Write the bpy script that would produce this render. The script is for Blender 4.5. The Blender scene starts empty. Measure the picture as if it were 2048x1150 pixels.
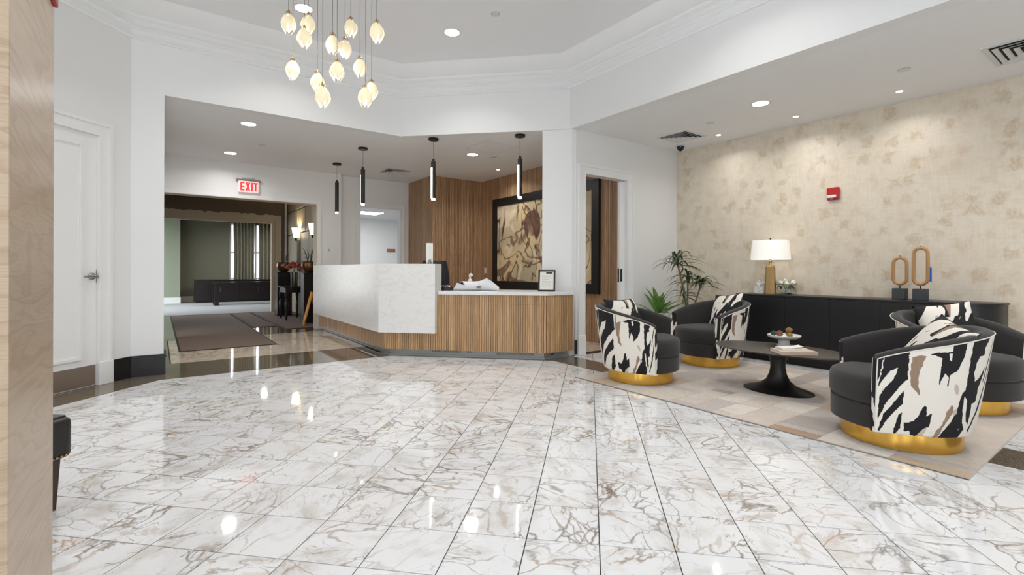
import bpy, bmesh, math, random
import numpy as np
from mathutils import Vector, Matrix

random.seed(7)
scene = bpy.context.scene
col = scene.collection

# ------------------------------------------------------------------ camera
F_PX, YAW, HORIZON, CAM_H, ROLL = 976.0, math.radians(9.06), 540.0, 1.14, 0.0034
cam_d = bpy.data.cameras.new('camera')
cam_d.sensor_width = 36.0
cam_d.lens = F_PX / 2048 * 36.0
cam_d.shift_y = -(575.0 - HORIZON) / 2048
cam_d.clip_start = 0.05
cam_d.clip_end = 200
cam = bpy.data.objects.new('camera', cam_d)
col.objects.link(cam)
cam.matrix_world = (Matrix.Translation((0, 0, CAM_H)) @ Matrix.Rotation(YAW, 4, 'Z')
                    @ Matrix.Rotation(math.pi / 2, 4, 'X') @ Matrix.Rotation(ROLL, 4, 'Z'))
scene.camera = cam

# ------------------------------------------------------------------ world, exposure
world = bpy.data.worlds.new('daylight')
scene.world = world
world.use_nodes = True
wbg = world.node_tree.nodes['Background']
wbg.inputs[0].default_value = (0.92, 0.96, 1.0, 1)
wbg.inputs[1].default_value = 4.4
scene.view_settings.view_transform = 'Standard'
scene.view_settings.look = 'None'
scene.view_settings.gamma = 1.0
scene.view_settings.exposure = -0.03
scene.view_settings.use_curve_mapping = False
scene.cycles.use_denoising = True
scene.cycles.max_bounces = 8
scene.cycles.diffuse_bounces = 5
scene.cycles.use_adaptive_sampling = True
scene.cycles.adaptive_threshold = 0.06
scene.cycles.adaptive_min_samples = 24
scene.cycles.sample_clamp_indirect = 6.0
scene.cycles.caustics_reflective = False
scene.cycles.caustics_refractive = False

DOWN_W, SPOT_W, UP_W = 10.0, 3.0, 8.5

# ------------------------------------------------------------------ pixel -> place
FW = np.array([-math.sin(YAW), math.cos(YAW)])
RT = np.array([math.cos(YAW), math.sin(YAW)])
S2 = math.sqrt(0.5)

def ray(x, y):
    dx, dy = x - 1024, y - HORIZON
    dx, dy = dx * math.cos(ROLL) + dy * math.sin(ROLL), dy * math.cos(ROLL) - dx * math.sin(ROLL)
    d = FW + RT * (dx / F_PX)
    return (d[0], d[1], -dy / F_PX)

def atz(x, y, z=0.0):
    r = ray(x, y); t = (z - CAM_H) / r[2]
    return Vector((r[0] * t, r[1] * t, z))

def onplane(x, y, nx, ny, c):
    r = ray(x, y); t = c / (nx * r[0] + ny * r[1])
    return Vector((r[0] * t, r[1] * t, CAM_H + r[2] * t))

def on_u(x, y, u): return onplane(x, y, S2, S2, u)
def on_v(x, y, v): return onplane(x, y, S2, -S2, v)
def on_x(x, y, X): return onplane(x, y, 1, 0, X)
def on_y(x, y, Y): return onplane(x, y, 0, 1, Y)

def UV(u, v, z=0.0):                     # u runs north-east, v south-east
    return Vector(((u + v) * S2, (u - v) * S2, z))

def to_uv(p): return ((p[0] + p[1]) * S2, (p[0] - p[1]) * S2)

def project(p):
    d = p[0] * FW[0] + p[1] * FW[1]; l = p[0] * RT[0] + p[1] * RT[1]
    return (1024 + F_PX * l / d, HORIZON - F_PX * (p[2] - CAM_H) / d, d)

# ------------------------------------------------------------------ materials
class NT:
    def __init__(s, name):
        s.m = bpy.data.materials.new(name); s.m.use_nodes = True
        s.n = s.m.node_tree.nodes; s.l = s.m.node_tree.links
        s.b = s.n['Principled BSDF']
    def node(s, t, **kw):
        n = s.n.new(t)
        for k, v in kw.items():
            if k.startswith('i_'):
                n.inputs[k[2:].replace('_', ' ')].default_value = v
            elif k.startswith('n_'):
                n.inputs[int(k[2:])].default_value = v
            else:
                setattr(n, k, v)
        return n
    def link(s, a, b): s.l.new(a, b)
    def math(s, op, a, b=None, clamp=False):
        n = s.node('ShaderNodeMath', operation=op); n.use_clamp = clamp
        for i, v in enumerate((a, b)):
            if v is None: continue
            if isinstance(v, (int, float)): n.inputs[i].default_value = v
            else: s.link(v, n.inputs[i])
        return n.outputs[0]
    def mix(s, fac, a, b, blend='MIX'):
        n = s.node('ShaderNodeMix', data_type='RGBA', blend_type=blend)
        for i, v in ((0, fac), (6, a), (7, b)):
            if isinstance(v, (int, float)): n.inputs[i].default_value = v
            elif isinstance(v, tuple): n.inputs[i].default_value = v if len(v) == 4 else v + (1,)
            else: s.link(v, n.inputs[i])
        return n.outputs[2]
    def ramp(s, fac, stops, interp='LINEAR'):
        n = s.node('ShaderNodeValToRGB'); n.color_ramp.interpolation = interp
        e = n.color_ramp.elements
        while len(e) < len(stops): e.new(0.5)
        for el, (p, c) in zip(e, stops):
            el.position = p
            el.color = (c, c, c, 1) if isinstance(c, (int, float)) else tuple(c) + (1,)
        s.link(fac, n.inputs[0])
        return n.outputs[0]
    def coord(s, kind='Object', scale=(1, 1, 1), rot=(0, 0, 0), loc=(0, 0, 0)):
        c = s.node('ShaderNodeTexCoord')
        m = s.node('ShaderNodeMapping')
        m.inputs['Scale'].default_value = scale; m.inputs['Rotation'].default_value = rot
        m.inputs['Location'].default_value = loc
        s.link(c.outputs[kind], m.inputs[0])
        return m.outputs[0]
    def noise(s, vec, scale=5, detail=4, rough=0.5, dist=0.0, out=0):
        n = s.node('ShaderNodeTexNoise')
        n.inputs['Scale'].default_value = scale; n.inputs['Detail'].default_value = detail
        n.inputs['Roughness'].default_value = rough; n.inputs['Distortion'].default_value = dist
        s.link(vec, n.inputs['Vector'])
        return n.outputs[out]
    def bump(s, h, strength=0.2, dist=0.01):
        b = s.node('ShaderNodeBump'); b.inputs['Strength'].default_value = strength
        b.inputs['Distance'].default_value = dist
        s.link(h, b.inputs['Height']); s.link(b.outputs[0], s.b.inputs['Normal'])
    def set(s, **kw):
        for k, v in kw.items():
            i = s.b.inputs[k.replace('_', ' ')]
            if isinstance(v, (int, float)): i.default_value = v
            elif isinstance(v, tuple): i.default_value = v + (1,) if len(v) == 3 else v
            else: s.link(v, i)
        return s.m

def lin(r, g=None, b=None):
    if g is None: g = b = r
    return tuple(((c / 255) / 12.92 if c / 255 <= 0.04045 else ((c / 255 + 0.055) / 1.055) ** 2.4) for c in (r, g, b))

def plain(name, c, rough=0.5, metal=0.0, **kw):
    t = NT(name); t.set(Base_Color=lin(*c), Roughness=rough, Metallic=metal, **kw)
    # a touch of fine grain so that no surface is perfectly even
    n = t.noise(t.coord('Object'), 60, 2)
    t.link(t.math('ADD', t.math('MULTIPLY', n, 0.03), max(rough - 0.015, 0.0)), t.b.inputs['Roughness'])
    return t.m

def painted(name, c, rough=0.6):
    t = NT(name); v = t.coord('Object')
    n = t.noise(v, 1.2, 3); n2 = t.noise(v, 140, 2)
    c0 = lin(*c); c1 = tuple(x * 0.965 for x in c0)
    t.set(Base_Color=t.mix(n, c0, c1), Roughness=rough)
    t.bump(n2, 0.05, 0.002)
    return t.m

def emit(name, c, strength, base=None):
    t = NT(name)
    t.set(Base_Color=base or c, Emission_Color=c, Emission_Strength=strength, Roughness=0.4)
    return t.m

def mat_marble(name, tint=(1, 1, 1), white=(233, 234, 236), vein=(140, 118, 96), soft=(204, 199, 193)):
    t = NT(name)
    tc = t.node('ShaderNodeTexCoord'); oi = t.node('ShaderNodeObjectInfo'); ge = t.node('ShaderNodeNewGeometry')
    r = t.math('ADD', oi.outputs['Random'], t.math('MULTIPLY', ge.outputs['Random Per Island'], 3.7))
    comb = t.node('ShaderNodeCombineXYZ')
    t.link(t.math('MULTIPLY', r, 37.0), comb.inputs[0]); t.link(t.math('MULTIPLY', r, 91.0), comb.inputs[1])
    t.link(t.math('MULTIPLY', r, 53.0), comb.inputs[2])
    rot = t.node('ShaderNodeVectorRotate', rotation_type='Z_AXIS')
    t.link(tc.outputs['Object'], rot.inputs['Vector']); t.link(t.math('MULTIPLY', r, 61.0), rot.inputs['Angle'])
    add = t.node('ShaderNodeVectorMath', operation='ADD')
    t.link(rot.outputs[0], add.inputs[0]); t.link(comb.outputs[0], add.inputs[1])
    p = add.outputs[0]
    mp = t.node('ShaderNodeMapping'); mp.inputs['Scale'].default_value = (1.0, 0.55, 1); t.link(p, mp.inputs[0])
    q = mp.outputs[0]
    nc = t.node('ShaderNodeTexNoise'); nc.inputs['Scale'].default_value = 5; nc.inputs['Detail'].default_value = 6
    t.link(q, nc.inputs['Vector'])
    sc = t.node('ShaderNodeVectorMath', operation='SCALE'); sc.inputs['Scale'].default_value = 0.24
    t.link(nc.outputs['Color'], sc.inputs[0])
    ad2 = t.node('ShaderNodeVectorMath', operation='ADD'); t.link(q, ad2.inputs[0]); t.link(sc.outputs[0], ad2.inputs[1])
    def edges(scale):
        v = t.node('ShaderNodeTexVoronoi', feature='DISTANCE_TO_EDGE'); v.inputs['Scale'].default_value = scale
        t.link(ad2.outputs[0], v.inputs['Vector']); return v.outputs['Distance']
    e1, e2 = edges(6.5), edges(19)
    mask = t.noise(q, 5.0, 3); mask2 = t.noise(q, 9.0, 2)
    w1 = t.math('MULTIPLY', t.ramp(mask, [(0.42, 0.0), (0.64, 1.0)]), 0.06)
    v1 = t.math('SUBTRACT', 1.0, t.math('DIVIDE', e1, t.math('ADD', w1, 0.004)), clamp=True)
    w2 = t.math('MULTIPLY', t.ramp(mask2, [(0.46, 0.0), (0.6, 1.0)]), 0.12)
    v2 = t.math('SUBTRACT', 1.0, t.math('DIVIDE', e2, t.math('ADD', w2, 0.002)), clamp=True)
    cloud = t.ramp(t.noise(q, 6, 6, 0.65), [(0.5, 0.0), (0.72, 1.0)])
    W = tuple(a * b for a, b in zip(lin(*white), tint)); V = tuple(a * b for a, b in zip(lin(*vein), tint))
    G = tuple(a * b for a, b in zip(lin(*soft), tint))
    c = t.mix(cloud, W, G)
    hue = t.mix(t.noise(q, 3, 1), V, tuple(a * b for a, b in zip(lin(128, 124, 120), tint)))
    hue = t.mix(t.ramp(t.noise(q, 4.0, 1), [(0.5, 0.0), (0.7, 1.0)]), hue, tuple(a * b for a, b in zip(lin(172, 140, 104), tint)))
    dens = t.math('FRACT', t.math('MULTIPLY', r, 17.3))                # some slabs are nearly plain, others busy
    cover = t.noise(q, 2.6, 3)
    k1 = t.math('MULTIPLY', t.ramp(cover, [(0.34, 0.25), (0.5, 1.0)]), t.math('ADD', 0.6, t.math('MULTIPLY', dens, 0.4)))
    k2 = t.math('MULTIPLY', t.ramp(t.noise(q, 3.4, 2), [(0.43, 0.0), (0.55, 1.0)]), t.math('ADD', 0.3, t.math('MULTIPLY', dens, 0.65)))
    c = t.mix(t.math('MULTIPLY', v1, k1), c, hue)
    c = t.mix(t.math('MULTIPLY', v2, k2), c, hue)
    fill = t.math('MULTIPLY', t.ramp(t.noise(q, 8.0, 5, 0.6, 0.8), [(0.585, 0.0), (0.63, 1.0)]), t.math('MULTIPLY', dens, 0.55))
    c = t.mix(fill, c, tuple(a * b for a, b in zip(lin(186, 170, 152), tint)))
    t.set(Base_Color=c, Roughness=0.05, IOR=1.52)
    t.b.inputs['Specular IOR Level'].default_value = 0.5
    return t.m

def mat_granite(name, base=(116, 104, 87), dark=(74, 66, 57), lite=(150, 138, 120), rough=0.06):
    t = NT(name); v = t.coord('Object')
    n1 = t.noise(v, 85, 3, 0.7); n2 = t.noise(v, 180, 2, 0.6)
    c = t.mix(t.ramp(n1, [(0.42, 0.0), (0.5, 1.0)]), lin(*dark), lin(*base))
    c = t.mix(t.ramp(n2, [(0.58, 0.0), (0.64, 1.0)]), c, lin(*lite))
    t.set(Base_Color=c, Roughness=rough)
    return t.m

def mat_wood(name, a, b, along=2, scale=1.0, rough=0.45, island=True, contrast=1.0):
    t = NT(name)
    sc = [38 * scale] * 3; sc[along] = 2.2 * scale
    tc = t.node('ShaderNodeTexCoord'); v = tc.outputs['Object']
    if island:
        ge = t.node('ShaderNodeNewGeometry')
        cb = t.node('ShaderNodeCombineXYZ')
        for i in range(3): t.link(t.math('MULTIPLY', ge.outputs['Random Per Island'], 31.0 + 7 * i), cb.inputs[i])
        ad = t.node('ShaderNodeVectorMath', operation='ADD'); t.link(v, ad.inputs[0]); t.link(cb.outputs[0], ad.inputs[1])
        v = ad.outputs[0]
    mp = t.node('ShaderNodeMapping'); mp.inputs['Scale'].default_value = tuple(sc); t.link(v, mp.inputs[0])
    g = t.noise(mp.outputs[0], 1.0, 6, 0.62, 0.6)
    g2 = t.noise(mp.outputs[0], 4.0, 3, 0.6)
    f = t.ramp(g, [(0.32, 0.0), (0.68, contrast)])
    c = t.mix(f, lin(*a), lin(*b))
    c = t.mix(t.math('MULTIPLY', t.ramp(g2, [(0.5, 0.0), (0.75, 1.0)]), 0.3), c, tuple(x * 0.6 for x in lin(*b)))
    if island:
        tone = t.math('ADD', t.math('MULTIPLY', ge.outputs['Random Per Island'], 0.34), 0.82)
        cbn = t.node('ShaderNodeCombineXYZ')
        for i in range(3): t.link(tone, cbn.inputs[i])
        c = t.mix(1.0, c, cbn.outputs[0], 'MULTIPLY')
    t.set(Base_Color=c, Roughness=rough)
    t.bump(g, 0.12, 0.002)
    return t.m

def mat_oak_panel(name):                                   # rift-cut oak with broad cathedral grain, horizontal
    t = NT(name)
    v = t.coord('Object', scale=(0.9, 0.9, 5.0))
    n = t.noise(v, 1.1, 3, 0.5, 0.7)
    w = t.math('FRACT', t.math('MULTIPLY', n, 11.0))
    f = t.ramp(w, [(0.0, 0.0), (0.55, 0.25), (0.85, 1.0), (1.0, 0.1)])
    fine = t.noise(t.coord('Object', scale=(6, 6, 260)), 1.0, 3, 0.6)
    c = t.mix(t.math('MULTIPLY', f, 0.6), lin(192, 172, 148), lin(164, 138, 110))
    c = t.mix(t.ramp(fine, [(0.45, 0.0), (0.8, 0.55)]), c, lin(150, 122, 94))
    t.set(Base_Color=c, Roughness=0.3)
    t.bump(fine, 0.08, 0.002)
    return t.m

def mat_wallpaper(name):
    t = NT(name)
    v = t.coord('Object')                                  # object axes: x along the wall, z up
    streak = t.noise(t.coord('Object', scale=(42, 42, 5.5)), 1.0, 5, 0.7)
    streak2 = t.noise(t.coord('Object', scale=(5, 5, 48)), 1.0, 4, 0.7)
    cloud = t.noise(v, 1.6, 4, 0.6)
    dn = t.node('ShaderNodeTexNoise'); dn.inputs['Scale'].default_value = 9; t.link(v, dn.inputs['Vector'])
    s = t.node('ShaderNodeVectorMath', operation='SCALE'); s.inputs['Scale'].default_value = 0.2; t.link(dn.outputs['Color'], s.inputs[0])
    a = t.node('ShaderNodeVectorMath', operation='ADD'); t.link(v, a.inputs[0]); t.link(s.outputs[0], a.inputs[1])
    sep = t.node('ShaderNodeSeparateXYZ'); t.link(a.outputs[0], sep.inputs[0])
    cb = t.node('ShaderNodeCombineXYZ'); t.link(sep.outputs[0], cb.inputs[0]); t.link(t.math('MULTIPLY', sep.outputs[2], 1.0), cb.inputs[1])
    vo = t.node('ShaderNodeTexVoronoi', distance='CHEBYCHEV', feature='F1'); vo.inputs['Scale'].default_value = 4.2
    vo.inputs['Randomness'].default_value = 0.9
    vo.voronoi_dimensions = '2D'
    t.link(cb.outputs[0], vo.inputs['Vector'])
    patch = t.ramp(vo.outputs['Distance'], [(0.14, 1.0), (0.29, 0.0)])
    sepc = t.node('ShaderNodeSeparateColor'); t.link(vo.outputs['Color'], sepc.inputs[0])
    on = t.ramp(sepc.outputs[0], [(0.15, 0.0), (0.6, 1.0)])
    rag = t.ramp(t.noise(t.coord('Object', scale=(1.0, 1.0, 0.6)), 42, 4, 0.7), [(0.34, 0.15), (0.66, 1.0)])
    pf = t.math('MULTIPLY', t.math('MULTIPLY', patch, on), rag)
    c = t.mix(streak, lin(236, 228, 214), lin(212, 200, 180))
    c = t.mix(t.math('MULTIPLY', t.ramp(streak2, [(0.5, 0.0), (0.75, 1.0)]), 0.35), c, lin(196, 180, 154))
    c = t.mix(t.math('MULTIPLY', t.ramp(cloud, [(0.35, 0.0), (0.7, 1.0)]), 0.22), c, lin(200, 182, 152))
    mot = t.noise(v, 7.0, 5, 0.65)
    c = t.mix(t.math('MULTIPLY', t.ramp(mot, [(0.48, 0.0), (0.68, 1.0)]), 0.5), c, lin(202, 184, 156))
    c = t.mix(t.math('MULTIPLY', t.ramp(t.noise(v, 11.0, 4, 0.6), [(0.55, 0.0), (0.7, 1.0)]), 0.4), c, lin(222, 216, 206))
    c = t.mix(t.math('MULTIPLY', pf, 0.62), c, lin(180, 154, 114))
    t.set(Base_Color=c, Roughness=0.55)
    t.bump(streak, 0.15, 0.003)
    return t.m

def mat_fabric(name, c, c2, scale=500, rough=0.9):
    t = NT(name); v = t.coord('Object')
    n = t.noise(v, scale, 2, 0.6); n2 = t.noise(v, 9, 4, 0.6)
    cc = t.mix(t.ramp(n, [(0.35, 0.0), (0.65, 1.0)]), lin(*c), lin(*c2))
    cc = t.mix(t.math('MULTIPLY', t.ramp(n2, [(0.45, 0.0), (0.7, 1.0)]), 0.25), cc, lin(*c2))
    t.set(Base_Color=cc, Roughness=rough)
    t.b.inputs['Sheen Weight'].default_value = 0.15
    t.bump(n, 0.25, 0.002)
    return t.m

def mat_print(name, scale=1.0, seed=0.0):                 # painterly black / cream / taupe upholstery print, on UVs in metres
    t = NT(name)
    tc = t.node('ShaderNodeTexCoord')
    sp = t.node('ShaderNodeSeparateXYZ'); t.link(tc.outputs['UV'], sp.inputs[0])
    x, y = sp.outputs[0], sp.outputs[1]
    panel = t.math('FLOOR', t.math('DIVIDE', t.math('ADD', x, 0.06), 0.34))
    xs = t.math('ADD', t.math('MULTIPLY', x, 1.0), t.math('MULTIPLY', y, -0.42))
    def pat(off, sx, sy, det, rgh, dist):
        cb = t.node('ShaderNodeCombineXYZ')
        t.link(t.math('MULTIPLY', xs, sx * scale), cb.inputs[0]); t.link(t.math('MULTIPLY', y, sy * scale), cb.inputs[1])
        t.link(t.math('ADD', t.math('MULTIPLY', panel, 7.31), off + seed), cb.inputs[2])
        n = t.node('ShaderNodeTexNoise'); n.inputs['Scale'].default_value = 1.0; n.inputs['Detail'].default_value = det
        n.inputs['Roughness'].default_value = rgh; n.inputs['Distortion'].default_value = dist
        t.link(cb.outputs[0], n.inputs['Vector']); return n.outputs[0]
    blk = t.ramp(pat(0.0, 8.5, 3.6, 1.6, 0.35, 0.7), [(0.0, 0.0), (0.525, 1.0)], 'CONSTANT')
    tp = t.ramp(pat(13.7, 9.0, 3.4, 1.0, 0.3, 0.5), [(0.0, 0.0), (0.68, 1.0)], 'CONSTANT')
    pk = t.ramp(pat(29.1, 12.0, 9.0, 0.5, 0.3, 0.3), [(0.0, 0.0), (0.72, 1.0)], 'CONSTANT')
    weave = t.noise(tc.outputs['UV'], 420, 2)
    c = t.mix(weave, lin(240, 236, 227), lin(222, 216, 205))
    c = t.mix(blk, c, lin(24, 23, 27))
    c = t.mix(tp, c, lin(146, 122, 102))
    c = t.mix(pk, c, lin(190, 176, 168))
    t.set(Base_Color=c, Roughness=0.85)
    t.bump(weave, 0.15, 0.002)
    return t.m

# the woven print of the barrel chairs, drawn as outlines in fabric space (x to the right, y up, panel units)
def _n(pts, x0, w, y0, h): return [((px - x0) / w, 1 - (py - y0) / h) for px, py in pts]
_B = dict(x0=680, w=395, y0=425, h=515)
PRINT_B = [(1, _n([(800, 432), (877, 452), (874, 622), (905, 538), (916, 556), (935, 575), (925, 628), (985, 592), (1025, 520), (1031, 440), (1010, 415), (890, 415)], **_B)),
           (0, _n([(918, 425), (940, 425), (946, 455), (936, 475), (920, 462)], **_B)),
           (2, _n([(702, 452), (782, 440), (768, 490), (746, 560), (749, 620), (766, 688), (735, 666), (704, 632), (692, 560), (694, 500)], **_B)),
           (1, _n([(660, 864), (740, 851), (775, 802), (790, 756), (806, 742), (819, 760), (820, 814), (856, 790), (849, 880), (810, 890), (765, 942), (727, 938), (722, 910), (655, 916)], **_B)),
           (2, _n([(878, 945), (905, 890), (946, 850), (954, 802), (985, 764), (1001, 776), (999, 810), (974, 842), (950, 882), (918, 938)], **_B)),
           (3, _n([(768, 945), (800, 902), (838, 880), (822, 922), (808, 945)], **_B)),
           (3, _n([(985, 660), (1006, 660), (1018, 690), (1020, 718), (995, 705), (978, 682)], **_B)),
           (1, _n([(914, 950), (990, 862), (1030, 800), (1048, 712), (1076, 690), (1076, 950)], **_B)),
           (3, _n([(1000, 795), (1015, 786), (1032, 795), (1032, 815), (1014, 823), (1000, 812)], **_B))]
_C = dict(x0=1075, w=205, y0=370, h=570)
PRINT_C = [(1, _n([(1080, 372), (1200, 370), (1160, 440), (1166, 470), (1130, 480), (1116, 520), (1110, 580), (1124, 622), (1150, 600), (1191, 545), (1184, 592), (1160, 660), (1160, 732), (1130, 748), (1135, 800), (1134, 868), (1112, 850), (1102, 800), (1094, 720), (1076, 700), (1070, 600)], **_C)),
           (1, _n([(1244, 395), (1214, 500), (1193, 620), (1200, 640), (1224, 520), (1252, 400)], **_C)),
           (1, _n([(1268, 430), (1232, 600), (1182, 800), (1138, 900), (1150, 912), (1202, 800), (1248, 600), (1276, 450)], **_C)),
           (1, _n([(1076, 760), (1090, 850), (1110, 890), (1080, 945), (1070, 945)], **_C)), (3, _n([(1048, 880), (1062, 870), (1078, 880), (1078, 898), (1060, 908), (1048, 898)], **_C))]
_A = dict(x0=512, w=178, y0=455, h=450)
PRINT_A = [(1, _n([(556, 455), (692, 450), (690, 600), (640, 652), (575, 732), (545, 792), (522, 832), (530, 702), (552, 652), (604, 588), (630, 542), (588, 560), (540, 622), (516, 652), (540, 560)], **_A)),
           (1, _n([(674, 662), (671, 738), (604, 800), (540, 895), (526, 888), (560, 800), (618, 730)], **_A)), (1, _n([(512, 470), (546, 472), (528, 590), (512, 622)], **_A)), (0, _n([(612, 545), (632, 540), (610, 600), (560, 660), (540, 690), (560, 640)], **_A)),
           (1, _n([(650, 800), (672, 780), (668, 870), (640, 905), (625, 900)], **_A))]
PRINT_LAYOUT = [(PRINT_A, 0.0, 0.17), (PRINT_B, 0.17, 0.34), (PRINT_C, 0.51, 0.27), (PRINT_A, 0.78, 0.22), (PRINT_C, 1.0, 0.2), (PRINT_A, 1.2, 0.33), (PRINT_B, 1.53, 0.315), (PRINT_C, 1.845, 0.13)]

def paint_print(me, uv):
    P_ = np.array(uv); rng = np.random.default_rng(2)
    jit = 0.006
    cov = np.zeros((len(P_), 3))
    ns = 5
    for k in range(ns):                                     # jittered samples give soft coverage, the shader sharpens it again
        x = P_[:, 0] + rng.uniform(-0.003, 0.003, len(P_)) + 0.002 * np.sin(P_[:, 1] * 61) * np.sin(P_[:, 0] * 47)
        y = P_[:, 1] + rng.uniform(-0.005, 0.005, len(P_)) + 0.006 * np.sin(P_[:, 0] * 73 + 1.0)
        c = np.zeros(len(P_), int)
        for shapes, x0, w_ in PRINT_LAYOUT:
            sel = (x >= x0) & (x < x0 + w_)
            if not sel.any(): continue
            idx = np.where(sel)[0]; xs, ys = (x[idx] - x0) / w_, y[idx]
            for colr, poly in shapes:
                ins = np.zeros(len(idx), bool); m = len(poly)
                for a in range(m):
                    (ax, ay), (bx, by) = poly[a], poly[(a + 1) % m]
                    if ay == by: continue
                    hit = ((ay > ys) != (by > ys)) & (xs < (bx - ax) * (ys - ay) / (by - ay) + ax)
                    ins ^= hit
                c[idx[ins]] = colr
        for ch_ in range(3): cov[:, ch_] += (c == ch_ + 1) / ns
    at = me.color_attributes.new('print_mask', 'FLOAT_COLOR', 'POINT')
    buf = np.ones((len(P_), 4), np.float32); buf[:, :3] = cov
    at.data.foreach_set('color', buf.ravel())

def mat_shell_print(name):
    t = NT(name); at = t.node('ShaderNodeAttribute'); at.attribute_name = 'print_mask'
    sp = t.node('ShaderNodeSeparateColor'); t.link(at.outputs['Color'], sp.inputs[0])
    weave = t.noise(t.coord('Object'), 420, 2); brush = t.noise(t.coord('Object', scale=(60, 60, 8)), 1.0, 3)
    c = t.mix(weave, lin(242, 238, 229), lin(224, 218, 207))
    sh = lambda v: t.ramp(v, [(0.42, 0.0), (0.58, 1.0)])
    c = t.mix(sh(sp.outputs[0]), c, lin(23, 22, 26))
    c = t.mix(sh(sp.outputs[1]), c, t.mix(brush, lin(164, 140, 120), lin(136, 112, 94)))
    c = t.mix(sh(sp.outputs[2]), c, lin(196, 184, 178))
    t.set(Base_Color=c, Roughness=0.85); t.bump(weave, 0.15, 0.002)
    return t.m

def mat_abstract(name):                                    # a generic abstract in ochre, umber and a little red
    t = NT(name); v = t.coord('Object')
    big = t.noise(v, 0.9, 3, 0.5, 0.6); mid = t.noise(v, 1.3, 2, 0.45, 1.2)
    st = t.noise(t.coord('Object', rot=(0.5, 0, 0), scale=(1.0, 1.5, 0.8)), 1.25, 2, 0.45, 1.1)
    st2 = t.noise(t.coord('Object', rot=(-0.7, 0, 0), scale=(1.0, 0.9, 1.7), loc=(3, 1, 2)), 1.0, 2, 0.45, 1.3)
    c = t.mix(t.ramp(big, [(0.4, 0.0), (0.6, 1.0)]), lin(214, 192, 148), lin(176, 164, 138))
    c = t.mix(t.ramp(mid, [(0.56, 0.0), (0.62, 0.8)]), c, lin(226, 208, 176))
    c = t.mix(t.ramp(t.math('ABSOLUTE', t.math('SUBTRACT', st, 0.47)), [(0.006, 1.0), (0.022, 0.0)]), c, lin(88, 60, 46))
    c = t.mix(t.ramp(t.math('ABSOLUTE', t.math('SUBTRACT', st2, 0.52)), [(0.012, 0.85), (0.03, 0.0)]), c, lin(112, 80, 62))
    c = t.mix(t.ramp(t.noise(t.coord('Object', loc=(5, 2, 1)), 1.5, 2, 0.5, 0.9), [(0.615, 0.0), (0.64, 0.9)]), c, lin(96, 66, 54))
    c = t.mix(t.ramp(t.noise(t.coord('Object', loc=(1, 7, 3)), 2.2, 2, 0.5, 0.8), [(0.70, 0.0), (0.72, 1.0)]), c, lin(186, 84, 50))
    t.set(Base_Color=c, Roughness=0.5)
    t.bump(mid, 0.2, 0.004)
    return t.m

def mat_hide(name, c):
    t = NT(name)
    oi = t.node('ShaderNodeObjectInfo')
    v = t.coord('Object', scale=(40, 9, 9)); n = t.noise(v, 1.0, 5, 0.65)
    n2 = t.noise(t.coord('Object'), 7, 3)
    c0 = lin(*c)
    cc = t.mix(n, tuple(min(1, x * 1.18) for x in c0), tuple(x * 0.74 for x in c0))
    cc = t.mix(t.math('MULTIPLY', t.ramp(n2, [(0.4, 0.0), (0.7, 1.0)]), 0.3), cc, lin(180, 160, 140))
    t.set(Base_Color=cc, Roughness=0.8)
    t.b.inputs['Sheen Weight'].default_value = 0.2
    t.bump(n, 0.3, 0.003)
    return t.m

def mat_glass(name, c=(0.95, 0.98, 0.97), rough=0.02):
    t = NT(name); t.set(Base_Color=c, Roughness=rough, Transmission_Weight=1.0, IOR=1.45)
    return t.m

M = {}
M['wall'] = painted('wall_paint', (234, 235, 235), 0.45)
M['trim'] = painted('trim_paint', (238, 239, 239), 0.3)
M['ceil'] = painted('ceiling_paint', (238, 239, 240), 0.6)
M['grout'] = plain('grout', (62, 54, 48), 0.8)
M['marble'] = mat_marble('calacatta_marble')
M['marble_warm_lit'] = mat_marble('marble_warm_light_tint', tint=(0.90, 0.77, 0.63))  # same marble, the tint puts warm light into its colour
M['granite'] = mat_granite('brown_granite')
M['blackbase'] = plain('black_lacquer', (22, 22, 25), 0.28)
M['oak_slat'] = mat_wood('oak_slat', (205, 170, 128), (164, 126, 86))
M['oak_dark'] = mat_wood('oak_wall_slat', (190, 154, 118), (146, 112, 82))
M['oak_gap'] = plain('slat_backing', (88, 62, 40), 0.7)
M['oak_panel'] = mat_oak_panel('oak_panel')
M['wallpaper'] = mat_wallpaper('wallpaper')
M['steel'] = plain('galvanised_steel', (172, 174, 172), 0.4, 0.3)
M['chrome'] = plain('satin_nickel', (150, 150, 148), 0.28, 1.0)
M['kickplate'] = plain('bronze_kick_plate', (138, 124, 112), 0.4, 0.4)
def _quartz():
    t = NT('white_quartz'); v = t.coord('Object', scale=(1, 1, 3.2), rot=(0.25, 0.2, 0))
    n = t.noise(v, 2.2, 6, 0.6, 1.2)
    f = t.ramp(t.math('ABSOLUTE', t.math('SUBTRACT', n, 0.5)), [(0.0, 1.0), (0.03, 0.0)])
    t.set(Base_Color=t.mix(t.math('MULTIPLY', f, 0.5), lin(234, 234, 232), lin(216, 214, 210)), Roughness=0.22)
    return t.m
M['quartz'] = _quartz()
M['black'] = plain('black_metal', (20, 19, 19), 0.4)
M['blackpaint'] = plain('black_satin_wood', (24, 25, 28), 0.36)
M['charcoal'] = mat_fabric('charcoal_linen', (33, 31, 31), (50, 47, 46))
M['print'] = mat_shell_print('brushstroke_print')
M['print_pillow'] = mat_print('brushstroke_print_pillow', 1.15, 3.3)
M['piping'] = plain('cream_piping', (222, 217, 208), 0.8)
def _brass(name, c, rough):
    t = NT(name); n = t.noise(t.coord('Object', scale=(3, 3, 160)), 1.0, 3)
    t.set(Base_Color=lin(*c), Metallic=1.0, Roughness=rough)
    t.bump(n, 0.04, 0.001); return t.m
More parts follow.
